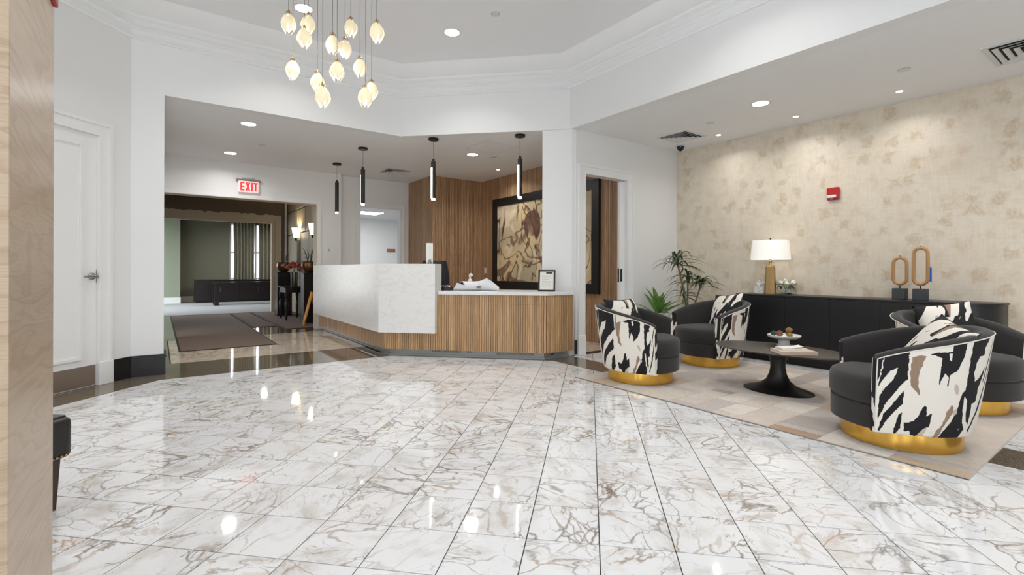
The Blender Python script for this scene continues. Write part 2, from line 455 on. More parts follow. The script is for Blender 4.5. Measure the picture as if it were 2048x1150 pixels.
M['gold'] = _brass('brushed_gold', (226, 180, 88), 0.22)
M['brass'] = _brass('antique_brass', (184, 154, 108), 0.2)
M['cord'] = plain('dark_cord', (92, 84, 74), 0.6)
M['white'] = plain('white_plastic', (230, 230, 228), 0.4)
M['red'] = plain('red_plastic', (178, 22, 22), 0.35)
M['blue'] = plain('blue_tape', (28, 92, 196), 0.5)
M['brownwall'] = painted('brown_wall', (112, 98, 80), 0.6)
M['greenwall'] = painted('olive_wall', (120, 118, 100), 0.6)
M['greenlite'] = painted('sage_wall', (150, 158, 138), 0.6)
M['beigetrim'] = painted('primed_trim', (212, 200, 180), 0.6)
M['carpet'] = mat_fabric('grey_carpet', (168, 172, 174), (142, 146, 150), 160)
M['mat'] = mat_fabric('brown_entrance_mat', (112, 88, 70), (86, 68, 54), 220)
M['mat2'] = mat_fabric('red_brown_mat', (112, 76, 60), (86, 58, 46), 220)
M['rubber'] = plain('rubber_edge', (30, 28, 27), 0.6)
M['darkwood'] = plain('espresso_wood', (32, 27, 26), 0.3)
M['yellow'] = plain('yellow_plastic', (228, 152, 14), 0.4)
M['bronze'] = plain('bronze_pot', (128, 92, 62), 0.3, 0.7)
M['leaf'] = plain('dark_leaf', (76, 88, 58), 0.45)
M['leaf2'] = plain('green_leaf', (104, 148, 66), 0.4)
M['stem'] = plain('plant_stem', (120, 104, 76), 0.7)
M['soil'] = plain('soil', (52, 42, 34), 0.95)
M['pink'] = plain('pink_petal', (214, 118, 104), 0.7)
M['redpetal'] = plain('red_petal', (176, 40, 48), 0.7)
M['rose'] = plain('white_petal', (238, 236, 222), 0.7)
M['glass'] = mat_glass('clear_glass')
M['pane'] = mat_glass('window_pane', (0.96, 0.98, 0.98))
M['panel'] = plain('panel_cream', (176, 166, 140), 0.45)
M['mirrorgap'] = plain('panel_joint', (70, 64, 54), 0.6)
M['leather'] = plain('dark_leather', (30, 29, 29), 0.32)
M['walnut'] = mat_wood('walnut_leg', (74, 44, 28), (40, 24, 18), 2, 1.0, 0.3, False)
M['ashwood'] = mat_wood('light_carved_wood', (196, 156, 108), (158, 116, 72), 2, 1.0, 0.5, False)
M['stoneblk'] = plain('charcoal_stone', (62, 64, 68), 0.6)
M['paper'] = plain('paper', (236, 234, 228), 0.7)
M['ink'] = plain('ink', (40, 40, 42), 0.7)
M['inklite'] = plain('grey_ink', (176, 176, 176), 0.7)
M['tabletop'] = plain('table_black_top', (66, 61, 58), 0.38)
M['art'] = mat_abstract('abstract_paint')
M['disc'] = emit('downlight_glow', (1.0, 0.98, 0.95), 14.0)
M['slot'] = emit('pendant_slot_glow', (1.0, 0.9, 0.76), 7.0)
M['sconce'] = emit('sconce_glow', (1.0, 0.86, 0.62), 5.0)
M['panel_light'] = emit('panel_light_glow', (1.0, 0.98, 0.95), 6.0)
M['exit_face'] = emit('exit_face', (1.0, 0.72, 0.68), 0.35, lin(228, 214, 212))
M['exit_red'] = emit('exit_letter', (1.0, 0.03, 0.03), 0.8, lin(214, 32, 36))
def _petal():
    t = NT('glowing_glass_petal'); n = t.noise(t.coord('Object', scale=(30, 30, 8)), 1.0, 3)
    c = t.mix(n, (1.0, 0.93, 0.76, 1), (1.0, 0.84, 0.58, 1))
    t.set(Base_Color=lin(240, 226, 190), Emission_Color=c, Emission_Strength=0.3, Roughness=0.25)
    return t.m
M['petal'] = _petal()
M['bulb'] = emit('led_bulb', (1.0, 0.95, 0.85), 2.5)
def _shade():
    t = NT('linen_shade'); n = t.noise(t.coord('Object'), 260, 2)
    t.set(Base_Color=lin(246, 244, 238), Roughness=0.9, Emission_Color=(1.0, 0.96, 0.9), Emission_Strength=0.3)
    t.bump(n, 0.1, 0.001); return t.m
M['shade'] = _shade()
def _curtain():
    t = NT('satin_curtain'); v = t.coord('Object', scale=(1, 1, 0.05)); n = t.noise(v, 9, 3)
    t.set(Base_Color=t.mix(n, lin(164, 158, 130), lin(92, 88, 70)), Roughness=0.3)
    t.b.inputs['Sheen Weight'].default_value = 0.3
    return t.m
M['curtain'] = _curtain()
M['marblebowl'] = mat_marble('veined_bowl', white=(232, 230, 228), vein=(90, 88, 92), soft=(200, 200, 204))
M['pine1'] = plain('pinecone_brown', (128, 92, 66), 0.8)
M['pine2'] = plain('artichoke_olive', (140, 128, 70), 0.8)
M['pine3'] = plain('dried_gold', (156, 118, 66), 0.8)
M['pine4'] = plain('dried_teal', (52, 74, 72), 0.8)
M['bag'] = plain('white_wrap', (226, 228, 232), 0.35)
M['dome'] = plain('smoked_dome', (28, 28, 28), 0.1)
M['vent'] = plain('vent_white', (214, 215, 214), 0.5)
M['ventdark'] = plain('vent_dark', (24, 24, 24), 0.8)
M['spikes'] = plain('white_ceramic', (236, 234, 230), 0.3)
M['hides'] = [mat_hide('hide_%s' % n, c) for n, c in (('sand', (206, 194, 182)), ('stone', (188, 180, 173)), ('cream', (220, 211, 200)), ('tan', (190, 166, 138)), ('taupe', (172, 163, 156)), ('rust', (170, 134, 98)))]

# ------------------------------------------------------------------ mesh builder
class MB:
    def __init__(s, xf=None):
        s.v, s.f, s.uv, s.xf = [], [], {}, xf
    def add(s, vs, fs, uvs=None):
        o = len(s.v); s.v += [tuple(p) for p in vs]
        for i, f in enumerate(fs):
            if uvs: s.uv[len(s.f)] = uvs[i]
            s.f.append([o + k for k in f])
    def box(s, x0, x1, y0, y1, z0, z1, mat=None):
        vs = [(x, y, z) for z in (z0, z1) for x, y in ((x0, y0), (x1, y0), (x1, y1), (x0, y1))]
        if mat: vs = [mat @ Vector(p) for p in vs]
        s.add(vs, [(0, 3, 2, 1), (4, 5, 6, 7), (0, 1, 5, 4), (1, 2, 6, 5), (2, 3, 7, 6), (3, 0, 4, 7)])
        return s
    def prism(s, pts, z0, z1):
        n = len(pts)
        vs = [(p[0], p[1], z0) for p in pts] + [(p[0], p[1], z1) for p in pts]
        s.add(vs, [tuple(range(n))[::-1], tuple(range(n, 2 * n))] + [(i, (i + 1) % n, n + (i + 1) % n, n + i) for i in range(n)])
        return s
    def lathe(s, prof, n=24, c=(0, 0, 0), sx=1, sy=1, rot=0, cap=True, mat=None):
        vs = []
        for r, z in prof:
            for k in range(n):
                a = 2 * math.pi * k / n
                x, y = r * math.cos(a) * sx, r * math.sin(a) * sy
                p = Vector((c[0] + x * math.cos(rot) - y * math.sin(rot), c[1] + x * math.sin(rot) + y * math.cos(rot), c[2] + z))
                vs.append(mat @ p if mat else p)
        fs = []
        m = len(prof)
        for i in range(m - 1):
            for k in range(n):
                fs.append((i * n + k, i * n + (k + 1) % n, (i + 1) * n + (k + 1) % n, (i + 1) * n + k))
        if cap:
            if prof[0][0] > 1e-6: fs.append(tuple(range(n))[::-1])
            if prof[-1][0] > 1e-6: fs.append(tuple((m - 1) * n + k for k in range(n)))
        s.add(vs, fs); return s
    def tube(s, path, r, n=8, cap=True, closed=False):
        path = [Vector(p) for p in path]; m = len(path)
        rs = r if isinstance(r, (list, tuple)) else [r] * m
        vs = []; prev = None
        for i, p in enumerate(path):
            if closed: t = path[(i + 1) % m] - path[i - 1]
            else: t = path[min(i + 1, m - 1)] - path[max(i - 1, 0)]
            t.normalize()
            if prev is None:
                up = Vector((0, 0, 1)) if abs(t.z) < 0.9 else Vector((1, 0, 0))
                a = t.cross(up).normalized()
            else:
                a = (prev - t * prev.dot(t)).normalized()
            prev = a; b = t.cross(a)
            for k in range(n):
                th = 2 * math.pi * k / n
                vs.append(p + (a * math.cos(th) + b * math.sin(th)) * rs[i])
        fs = []
        for i in range(m if closed else m - 1):
            j = (i + 1) % m
            for k in range(n):
                fs.append((i * n + k, i * n + (k + 1) % n, j * n + (k + 1) % n, j * n + k))
        if cap and not closed: fs += [tuple(range(n))[::-1], tuple((m - 1) * n + k for k in range(n))]
        s.add(vs, fs); return s
    def sphere(s, c, r, nu=12, nv=8, sz=1.0):
        prof = [(max(r * math.sin(math.pi * i / nv), 0.0), -r * sz * math.cos(math.pi * i / nv)) for i in range(nv + 1)]
        prof[0] = (r * 0.02, -r * sz); prof[-1] = (r * 0.02, r * sz)
        return s.lathe(prof, nu, c)
    def mesh(s, name, smooth=35):
        me = bpy.data.meshes.new(name)
        vs = [s.xf(p) for p in s.v] if s.xf else s.v
        me.from_pydata([tuple(v) for v in vs], [], s.f)
        bm = bmesh.new(); bm.from_mesh(me)
        if s.uv:
            lay = bm.loops.layers.uv.new('UVMap')
            bm.faces.ensure_lookup_table()
            for fi, uvs in s.uv.items():
                for lp, w in zip(bm.faces[fi].loops, uvs): lp[lay].uv = w
        bmesh.ops.recalc_face_normals(bm, faces=bm.faces)
        if smooth:
            lim = math.radians(smooth)
            for f in bm.faces: f.smooth = True
            for e in bm.edges:
                e.smooth = len(e.link_faces) == 2 and e.calc_face_angle(0) < lim
        bm.to_mesh(me); bm.free()
        return me
    def build(s, name, mat, parent=None, smooth=35, bevel=0.0, loc=None, seg=2):
        me = s.mesh(name, smooth)
        o = bpy.data.objects.new(name, me); col.objects.link(o)
        if mat: me.materials.append(M[mat] if isinstance(mat, str) else mat)
        if loc is not None: o.location = loc
        if parent: o.parent = parent
        if bevel:
            b = o.modifiers.new('bevel', 'BEVEL'); b.width = bevel; b.segments = seg; b.limit_method = 'ANGLE'
            b.angle_limit = math.radians(40)
        return o

def uvx(p): return UV(p[0], p[1], p[2])                    # builder transform for the 45 degree grid

def tag(o, label=None, cat=None, group=None, kind=None):
    if label: o['label'] = label
    if cat: o['category'] = cat
    if group: o['group'] = group
    if kind: o['kind'] = kind
    return o

def thing(name, loc, rz=0.0, label=None, cat=None, group=None):
    o = bpy.data.objects.new(name, None); col.objects.link(o)
    o.empty_display_size = 0.1
    o.location = loc; o.rotation_euler = (0, 0, rz)
    return tag(o, label, cat, group)

def struct(o): o['kind'] = 'structure'; return o

def copy_tree(o, parent=None):
    c = o.copy(); col.objects.link(c); c.parent = parent
    for ch in list(o.children): copy_tree(ch, c)
    return c

def lamp(name, kind, loc, power, colr=(1, 0.98, 0.96), size=0.15, parent=None, **kw):
    d = bpy.data.lights.new(name, kind); d.energy = power; d.color = colr
    if kind == 'AREA': d.shape = 'DISK'; d.size = size
    elif kind in ('POINT', 'SPOT'): d.shadow_soft_size = size
    for k, v in kw.items(): setattr(d, k, v)
    o = bpy.data.objects.new(name, d); col.objects.link(o); o.location = loc
    if parent: o.parent = parent
    return o

# ------------------------------------------------------------------ room constants
ZL, ZU = 3.02, 3.93                   # lower ceiling, upper coffered ceiling
XW, VNW, YN, UNE = -4.755, -6.49, 6.54, 4.435
UWP, VDW = 6.69, -4.76                # wallpaper wall, wall with the pocket door
VEX, UCL = -9.82, 0.05                # wall with the exit sign, corridor left wall
YS, XE, VE = -3.2, 4.6, 1.7           # behind the camera
V2, V3 = -14.4, -20.1                 # far rooms

# portals: daylight enters through unseen window openings added behind the photographer
added_win_x = [(-4.0, -2.1), (-0.9, 1.0), (2.2, 4.1)]
for a, b in added_win_x:
    p = lamp('window_portal', 'AREA', ((a + b) / 2, YS + 0.02, 2.05), 1, parent=None)
    p.data.shape = 'RECTANGLE'; p.data.size = b - a; p.data.size_y = 2.9
    p.rotation_euler = (math.pi / 2, 0, 0)
    p.data.cycles.is_portal = True

pf = lamp('window_portal', 'AREA', UV(-0.88, -17.0, 1.4), 1)
pf.data.shape = 'RECTANGLE'; pf.data.size = 4.4; pf.data.size_y = 2.75
pf.rotation_euler = (math.pi / 2, 0, math.pi / 4 - math.pi / 2); pf.data.cycles.is_portal = True

# ------------------------------------------------------------------ floor
def clip(poly, n, c):                                      # keep n.p <= c
    out = []
    for i in range(len(poly)):
        a, b = poly[i], poly[(i + 1) % len(poly)]
        da, db = n[0] * a[0] + n[1] * a[1] - c, n[0] * b[0] + n[1] * b[1] - c
        if da <= 0: out.append(a)
        if (da < 0 < db) or (db < 0 < da):
            t = da / (da - db); out.append((a[0] + (b[0] - a[0]) * t, a[1] + (b[1] - a[1]) * t))
    return out

def area(poly):
    return 0.5 * abs(sum(poly[i][0] * poly[(i + 1) % len(poly)][1] - poly[(i + 1) % len(poly)][0] * poly[i][1] for i in range(len(poly))))

floor = struct(MB().box(-16, 9, YS - 0.2, 20, -0.12, -0.004).build('floor', 'grout', smooth=0))
TS, TX0, TY0, GAP = 0.305, 0.0441 * 0.9829, 2.7142 * 0.9829, 0.0024
XWi, VNWi, YNi, UNEi = -4.345, -6.165, 6.135, 4.02
main_cut = [((-1, 0), -XWi), ((-S2, S2), -VNWi), ((0, 1), YNi), ((S2, S2), UNEi), ((1, 0), XE - 0.4), ((0, -1), -YS)]
main_cut[1] = ((-S2, S2), -VNWi)
alc_cut = [((-S2, -S2), -(UNE + 0.012)), ((S2, S2), UWP), ((-S2, S2), -VDW), ((S2, -S2), VE)]
tiles = []
for i in range(-16, 18):
    for j in range(-20, 22):
        x0, y0 = TX0 + i * TS, TY0 + j * TS
        sq = [(x0 + GAP, y0 + GAP), (x0 + TS - GAP, y0 + GAP), (x0 + TS - GAP, y0 + TS - GAP), (x0 + GAP, y0 + TS - GAP)]
        for cuts in (main_cut, alc_cut):
            p = sq
            for n, c in cuts:
                p = clip(p, n, c)
                if len(p) < 3: break
            if len(p) >= 3 and area(p) > 0.0012:
                cx, cy = sum(q[0] for q in p) / len(p), sum(q[1] for q in p) / len(p)
                px, py, d = project((cx, cy, 0))
                vis = d > 0.4 and -60 < px < 2110 and 640 < py < 1190
                if vis and px < 118 and d < 2.0: vis = False
                size = area(p) / (d * d * d) if vis else -1
                tiles.append((size, p, len(p) == 4 and area(p) > 0.98 * (TS - 2 * GAP) ** 2, (cx, cy)))
tiles.sort(key=lambda t: -t[0])
h = TS / 2 - GAP
tile_me = MB().box(-h, h, -h, h, -0.012, 0).mesh('marble_tile', 0); tile_me.materials.append(M['marble'])
rest = MB(); n_obj = 0
for size, p, whole, c in tiles:
    if size > 0 and n_obj < 297:
        if whole: o = bpy.data.objects.new('marble_tile', tile_me); col.objects.link(o)
        else: o = MB().prism([(q[0] - c[0], q[1] - c[1]) for q in p], -0.012, 0).build('marble_tile', 'marble', smooth=0)
        o.location = (c[0], c[1], 0); o.parent = floor; n_obj += 1
    else:
        rest.prism(p, -0.012, 0)
tag(rest.build('far_marble_tiles', 'marble', floor, smooth=0), kind='stuff')

def strip_pieces(i0, i1, o0, o1, piece, name, mat, parent):
    i0, i1, o0, o1 = map(Vector, (i0, i1, o0, o1))
    n = max(1, round((i1 - i0).length / piece)); g = 0.0012 / max((i1 - i0).length, 0.01)
    for k in range(n):
        a, b = k / n + g, (k + 1) / n - g
        pts = [i0.lerp(i1, a), i0.lerp(i1, b), o0.lerp(o1, b), o0.lerp(o1, a)]
        MB().prism([(q.x, q.y) for q in pts], -0.012, 0).build(name, mat, parent, smooth=0)

e = 0.012                                                  # dark joint between marble and granite
def isect(n1, c1, n2, c2):
    d = n1[0] * n2[1] - n1[1] * n2[0]
    return ((c1 * n2[1] - c2 * n1[1]) / d, (n1[0] * c2 - n2[0] * c1) / d)
NWn, NEn = (S2, -S2), (S2, S2)
inn = [(XWi - e, YS), isect((1, 0), XWi - e, NWn, VNWi - e), isect((0, 1), YNi + e, NWn, VNWi - e), isect((0, 1), YNi + e, NEn, UNEi + e), tuple(UV(UNEi + e, VE)[:2])]
outr = [(XW, YS), isect((1, 0), XW, NWn, VNW), isect((0, 1), YN, NWn, VNW), isect((0, 1), YN, NEn, UNE), tuple(UV(UNE, VE)[:2])]
for k in range(4):
    strip_pieces(inn[k], inn[k + 1], outr[k], outr[k + 1], 0.61, 'granite_slab', 'granite', floor)
# corridor floor: granite threshold, marble field tinted as if warmly lit, granite band, thin granite edge
def band(u0, u1, v0, v1, nu, nv, name, mat):
    for a in range(nu):
        for b in range(nv):
            ua, ub = u0 + (u1 - u0) * a / nu, u0 + (u1 - u0) * (a + 1) / nu
            va, vb = v0 + (v1 - v0) * b / nv, v0 + (v1 - v0) * (b + 1) / nv
            MB(uvx).box(ua + 0.0012, ub - 0.0012, va + 0.0012, vb - 0.0012, -0.012, 0).build(name, mat, floor, smooth=0)
band(0.05, 2.46, -7.13, VNW - 0.003, 4, 1, 'granite_slab', 'granite')
band(0.05, 0.115, -9.43, -7.14, 1, 4, 'granite_slab', 'granite')
band(0.127, 2.5, -9.43, -7.142, 4, 4, 'marble_tile', 'marble_warm_lit')
band(0.05, 2.5, -10.5, -9.442, 4, 1, 'granite_slab', 'granite')
# floor behind the desk and behind the pocket door
struct(MB(uvx).prism([(2.52, -9.95), (5.6, -9.95), (5.6, VDW - 0.13), (4.1, VDW - 0.13), (2.52, -6.45)], -0.01, 0.0).build('floor_reception', 'marble_warm_lit', smooth=0))
struct(MB(uvx).prism([(UNE + 0.01, VDW - 0.005), (5.62, VDW - 0.005), (5.62, VDW - 0.125), (UNE + 0.14, VDW - 0.125)], -0.012, 0.004).build('trim_1', 'blackpaint', smooth=0))
struct(MB(uvx).box(-0.6, 3.0, V2, -10.512, -0.01, 0.0).build('floor_vestibule', 'granite', smooth=0))
struct(MB(uvx).box(-1.0, 5.5, V3, V2, -0.01, 0.004).build('floor_far_room', 'carpet', smooth=0))
struct(MB(uvx).box(3.06, 7.0, -14.0, -9.96, -0.01, 0.002).build('floor_back_office', 'carpet', smooth=0))

# ------------------------------------------------------------------ ceilings
struct(MB(uvx).prism([(-0.35, VNW - 0.03), (2.72, VNW - 0.03), to_uv((outr[2][0], YN + 0.03)), to_uv((outr[3][0], YN + 0.03)), (UNE + 0.03, VDW), (UNE + 0.03, VE), (UWP + 0.15, VE), (UWP + 0.15, -10.1), (-0.35, -10.1)], ZL, ZL + 0.08).build('ceiling_lower', 'ceil', smooth=0))
struct(MB().prism([(XW - 0.1, YS - 0.1), (XE + 0.2, YS - 0.1), (XE + 0.2, 1.6), outr[3], outr[2], outr[1]], ZU, ZU + 0.08).build('ceiling_upper', 'ceil', smooth=0))
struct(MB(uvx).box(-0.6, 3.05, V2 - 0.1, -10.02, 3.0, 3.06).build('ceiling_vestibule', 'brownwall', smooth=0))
struct(MB(uvx).box(-1.0, 5.5, V3 - 0.1, V2 - 0.12, 3.05, 3.1).build('ceiling_far_room', 'greenlite', smooth=0))
struct(MB(uvx).box(3.06, 7.0, -14.0, -10.08, 2.62, 2.68).build('ceiling_back_office', 'ceil', smooth=0))

# ------------------------------------------------------------------ walls
DY0, DY1, DZ = 3.16, 4.075, 2.44                            # door opening in the left wall
w = MB()
w.box(XW - 0.14, XW, YS, DY0, 0, ZU); w.box(XW - 0.14, XW, DY1, outr[1][1] + 0.06, 0, ZU); w.box(XW - 0.14, XW, DY0, DY1, DZ, ZU)
struct(w.build('wall_left', 'wall', smooth=0))
t = 0.14
nw_end = to_uv(outr[1])[0]
w = MB(uvx)
w.box(nw_end - 0.03, UCL, VNW - t, VNW, 0, ZU); w.box(UCL, to_uv(outr[2])[0], VNW - t, VNW, ZL - 0.002, ZU)
struct(w.build('wall_left_corner', 'wall', smooth=0))
struct(MB().prism([outr[2], outr[3], (outr[3][0] + 0.06, YN + t), (outr[2][0] - 0.001, YN + t)], ZL - 0.002, ZU).build('wall_back_header', 'wall', smooth=0))
struct(MB(uvx).box(UNE, UNE + t, to_uv(outr[3])[1], VE, ZL - 0.002, ZU).build('wall_right_header', 'wall', smooth=0))
struct(MB(uvx).box(UCL - 0.12, UCL, VEX, VNW - t, 0, ZL).build('wall_corridor', 'wall', smooth=0))
# column between desk and pocket door
cxl = on_y(1085, 300, YN).x
struct(MB().prism([(cxl, YN), (outr[3][0] + 0.03, YN), tuple(UV(UNE + 0.14, VDW)[:2]), tuple(UV(UNE + 0.14, VDW - 0.12)[:2]), (cxl, YN + 0.3)], 0, ZL).build('wall_column', 'wall', smooth=0))
# wall with the pocket door
PU0, PU1 = 4.66, 5.50
w = MB(uvx)
w.box(UNE + 0.06, PU0, VDW - 0.12, VDW, 0, ZL); w.box(PU1, UWP, VDW - 0.12, VDW, 0, ZL); w.box(PU0, PU1, VDW - 0.12, VDW, DZ, ZL)
struct(w.build('wall_pocket_door', 'wall', smooth=0))
# wallpaper wall: own axes so that the paper follows the wall
wp = MB().box(0, VE - VDW + 0.12, -0.12, 0, 0, ZL).build('wall_right', 'wallpaper', smooth=0)
wp.location = UV(UWP, VDW - 0.12); wp.rotation_euler = (0, 0, -math.pi / 4)
for vtx in wp.data.vertices: vtx.co.y = -vtx.co.y
wp.data.flip_normals()
struct(wp)
struct(MB(uvx).box(UNE, UWP + 0.12, VE, VE + 0.12, 0, ZL).build('wall_alcove_end', 'wall', smooth=0))
# exit wall
w = MB(uvx)
w.box(-0.1, 2.475, VEX - 0.2, VEX, 2.40, ZL); w.box(2.475, 2.93, VEX - 0.2, VEX, 0, ZL)
struct(w.build('wall_exit', 'wall', smooth=0))
OB0, OB1 = 3.36, 4.215
w = MB(uvx); VB = -9.95
w.box(2.93, OB0, VB - 0.12, VB, 0, ZL); w.box(OB1, 4.52, VB - 0.12, VB, 0, ZL); w.box(OB0, OB1, VB - 0.12, VB, 2.42, ZL)
struct(w.build('wall_reception_back', 'wall', smooth=0))
# back office beyond
w = MB(uvx); w.box(3.06, 7.0, -14.12, -14.0, 0, 2.7)
struct(w.build('wall_office_back', 'wall', smooth=0))
struct(MB(uvx).box(7.0, 7.1, -14.0, -10.08, 0, 2.7).build('wall_office_right', 'wall', smooth=0))
struct(MB(uvx).box(2.98, 3.06, -14.0, -10.08, 0, 2.7).build('wall_office_left', 'wall', smooth=0))
# vestibule
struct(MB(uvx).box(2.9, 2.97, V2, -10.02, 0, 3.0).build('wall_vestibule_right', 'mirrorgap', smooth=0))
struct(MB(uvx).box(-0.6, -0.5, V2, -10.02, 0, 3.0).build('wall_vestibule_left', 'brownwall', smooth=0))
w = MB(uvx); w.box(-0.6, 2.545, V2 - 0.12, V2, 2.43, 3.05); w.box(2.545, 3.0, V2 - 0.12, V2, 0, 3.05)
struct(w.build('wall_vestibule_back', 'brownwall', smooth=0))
# far room
WU0, WU1, WZ0, WZ1 = 2.07, 3.75, 0.75, 2.8
w = MB(uvx)
w.box(-1.0, WU0, V3 - 0.12, V3, 0, 3.05); w.box(WU1, 5.5, V3 - 0.12, V3, 0, 3.05)
w.box(WU0, WU1, V3 - 0.12, V3, 0, WZ0); w.box(WU0, WU1, V3 - 0.12, V3, WZ1, 3.05)
struct(w.build('wall_far_back', 'greenwall', smooth=0))
struct(MB(uvx).box(-1.0, 0.585, -20.1, -19.45, 0, 3.05).build('wall_far_pier', 'greenlite', smooth=0))
w = MB(uvx); w.box(-1.0, -0.9, -19.45, -19.2, 0, 3.05); w.box(-1.0, -0.9, -14.8, V2 - 0.1, 0, 3.05); w.box(-1.0, -0.9, -19.2, -14.8, 2.8, 3.05)  # unseen left opening, wall set close so daylight brightens the far floor
struct(w.build('wall_far_left', 'greenlite', smooth=0))
struct(MB(uvx).box(5.5, 5.6, V3, V2, 0, 3.05).build('wall_far_right', 'greenwall', smooth=0))
w = MB(uvx); w.box(-1.0, -0.6, V2 - 0.12, V2, 0, 3.05); w.box(3.0, 5.5, V2 - 0.12, V2, 0, 3.05)
struct(w.build('wall_far_front', 'greenwall', smooth=0))
# walls behind the photographer, window openings added to let daylight in
w = MB(); last = XW - 0.14
for a, b in added_win_x: w.box(last, a, YS - 0.14, YS, 0, ZU); last = b
w.box(last, XE + 0.14, YS - 0.14, YS, 0, ZU)
for a, b in added_win_x: w.box(a, b, YS - 0.14, YS, 0, 0.6); w.box(a, b, YS - 0.14, YS, 3.5, ZU)
struct(w.build('wall_front', 'wall', smooth=0))
struct(MB().box(XE, XE + 0.14, YS, 2.0, 0, ZU).build('wall_east', 'wall', smooth=0))
for a, b in added_win_x:  # frames of the added, unseen windows
    wn = MB(); 
    for x in (a, (a + b) / 2 - 0.025, b - 0.05): wn.box(x, x + 0.05, YS - 0.1, YS - 0.04, 0.65, 3.45)
    for z in (0.6, 3.45): wn.box(a, b, YS - 0.1, YS - 0.04, z, z + 0.05)
    struct(wn.build('window_%d' % (added_win_x.index((a, b)) + 1), 'blackpaint', smooth=0))

# ------------------------------------------------------------------ crown moulding around the coffer
def offset(path, d):
    out = []
    for i, p in enumerate(path):
        p = Vector(p)
        def nrm(a, b):
            t_ = (Vector(b) - Vector(a)).normalized(); return Vector((t_.y, -t_.x))
        if i == 0: n = nrm(path[0], path[1])
        elif i == len(path) - 1: n = nrm(path[-2], path[-1])
        else:
            n1, n2 = nrm(path[i - 1], path[i]), nrm(path[i], path[i + 1])
            n = (n1 + n2) / (1 + n1.dot(n2))
        out.append(p + n * d)
    return out
cpath = [outr[0], outr[1], outr[2], outr[3], tuple(UV(UNE, VE)[:2])]
prof = [(0, 3.555), (0.018, 3.56), (0.026, 3.575), (0.018, 3.59), (0.018, 3.655), (0.04, 3.665), (0.05, 3.68), (0.04, 3.695), (0.04, 3.745), (0.075, 3.76), (0.085, 3.775), (0.085, 3.79),
        (0.11, 3.80), (0.15, 3.825), (0.2, 3.865), (0.235, 3.905), (0.25, 3.93), (0, 3.93)]
c = MB(); rows = [offset(cpath, d) for d, z in prof]
vs = [(p.x, p.y, prof[i][1]) for i, r in enumerate(rows) for p in r]
m_ = len(cpath)
c.add(vs, [(i * m_ + k, i * m_ + k + 1, (i + 1) * m_ + k + 1, (i + 1) * m_ + k) for i in range(len(prof) - 1) for k in range(m_ - 1)])
struct(c.build('trim_2', 'trim', smooth=40))

# ------------------------------------------------------------------ baseboards, casings, doors
def base_prof(u0, u1, v, name, mat, hgt=0.22, xf=uvx, flip=1):
    b = MB(xf); b.box(u0, u1, v, v + 0.016 * flip, 0, hgt - 0.035); b.box(u0, u1, v, v + 0.024 * flip, hgt - 0.035, hgt - 0.012); b.box(u0, u1, v, v + 0.012 * flip, hgt - 0.012, hgt)
    return struct(b.build(name, mat, smooth=0))
b = MB()
for d, z0, z1 in ((0.016, 0, 0.185), (0.024, 0.185, 0.208), (0.012, 0.208, 0.22)):
    b.box(XW, XW + d, 4.243, outr[1][1] + 0.01, z0, z1)
struct(b.build('baseboard_left', 'blackbase', smooth=0))
b = MB(uvx)
for d, z0, z1 in ((0.016, 0, 0.185), (0.024, 0.185, 0.208), (0.012, 0.208, 0.22)):
    b.box(nw_end - 0.01, UCL + d, VNW, VNW + d, z0, z1); b.box(UCL, UCL + d, VNW - 0.4, VNW, z0, z1)
struct(b.build('baseboard_left_corner', 'blackbase', smooth=0))
base_prof(5.66, UWP, VDW, 'baseboard_pocket_door', 'trim', 0.2)
base_prof(-0.9, 0.6, -19.45, 'baseboard_far', 'trim', 0.2)
base_prof(0.59, 0.98, V3, 'baseboard_far_back', 'beigetrim', 0.2)

def casing(xf, a0, a1, top, face, out, mat, wd, name, z0=0.0):
    c = MB(xf)
    for sg, e0 in ((-1, a0), (1, a1)):                     # three stepped bands, side by side so that no faces coincide
        for d0, d1, dep, zt in ((0.0, 0.02, 0.022, top), (0.02, wd - 0.03, 0.016, top + 0.02), (wd - 0.03, wd, 0.03, top + wd - 0.03)):
            lo, hi = sorted((e0 + sg * d0, e0 + sg * d1))
            c.box(lo, hi, face, face + dep * out, z0, zt)
    c.box(a0 - 0.02, a1 + 0.02, face, face + 0.022 * out, top, top + 0.02)
    c.box(a0 - wd + 0.03, a1 + wd - 0.03, face, face + 0.016 * out, top + 0.02, top + wd - 0.03)
    c.box(a0 - wd, a1 + wd, face, face + 0.03 * out, top + wd - 0.03, top + wd)
    return c.build(name, mat, smooth=0)
yx = lambda p: Vector((p[1], p[0], p[2]))                  # runs along Y, face in X
struct(casing(yx, DY0, DY1, DZ, XW, 1, 'trim', 0.13, 'trim_3'))
pb = MB(); pb.box(XW + 0.001, XW + 0.034, DY1 - 0.004, DY1 + 0.14, 0, 0.225)
struct(pb.build('trim_4', 'trim', smooth=0, bevel=0.004))
# left door, closed
door = thing('door_1', (XW - 0.012, (DY0 + DY1) / 2, 0), label='white panelled door with nickel lever beside the oak pillar')
struct(door)
dh = (DY1 - DY0) / 2 - 0.0005
leaf_ = MB().box(-0.04, 0, -dh, dh, 0.004, DZ - 0.0005).build('door_leaf', 'trim', door, smooth=0)
mo = MB()
y0, y1, z0, z1 = -dh + 0.14, dh - 0.14, 0.27, 2.33
def rect_frame(mb, x0, x1, ya, yb, za, zb, wd_):
    for q in ((ya, yb, za, za + wd_), (ya, yb, zb - wd_, zb), (ya, ya + wd_, za + wd_, zb - wd_), (yb - wd_, yb, za + wd_, zb - wd_)): mb.box(x0, x1, *q)
rect_frame(mo, 0, 0.016, y0, y1, z0, z1, 0.024)
rect_frame(mo, 0, 0.008, y0 + 0.024, y1 - 0.024, z0 + 0.024, z1 - 0.024, 0.012)
mo.build('panel_moulding', 'trim', leaf_, smooth=0)
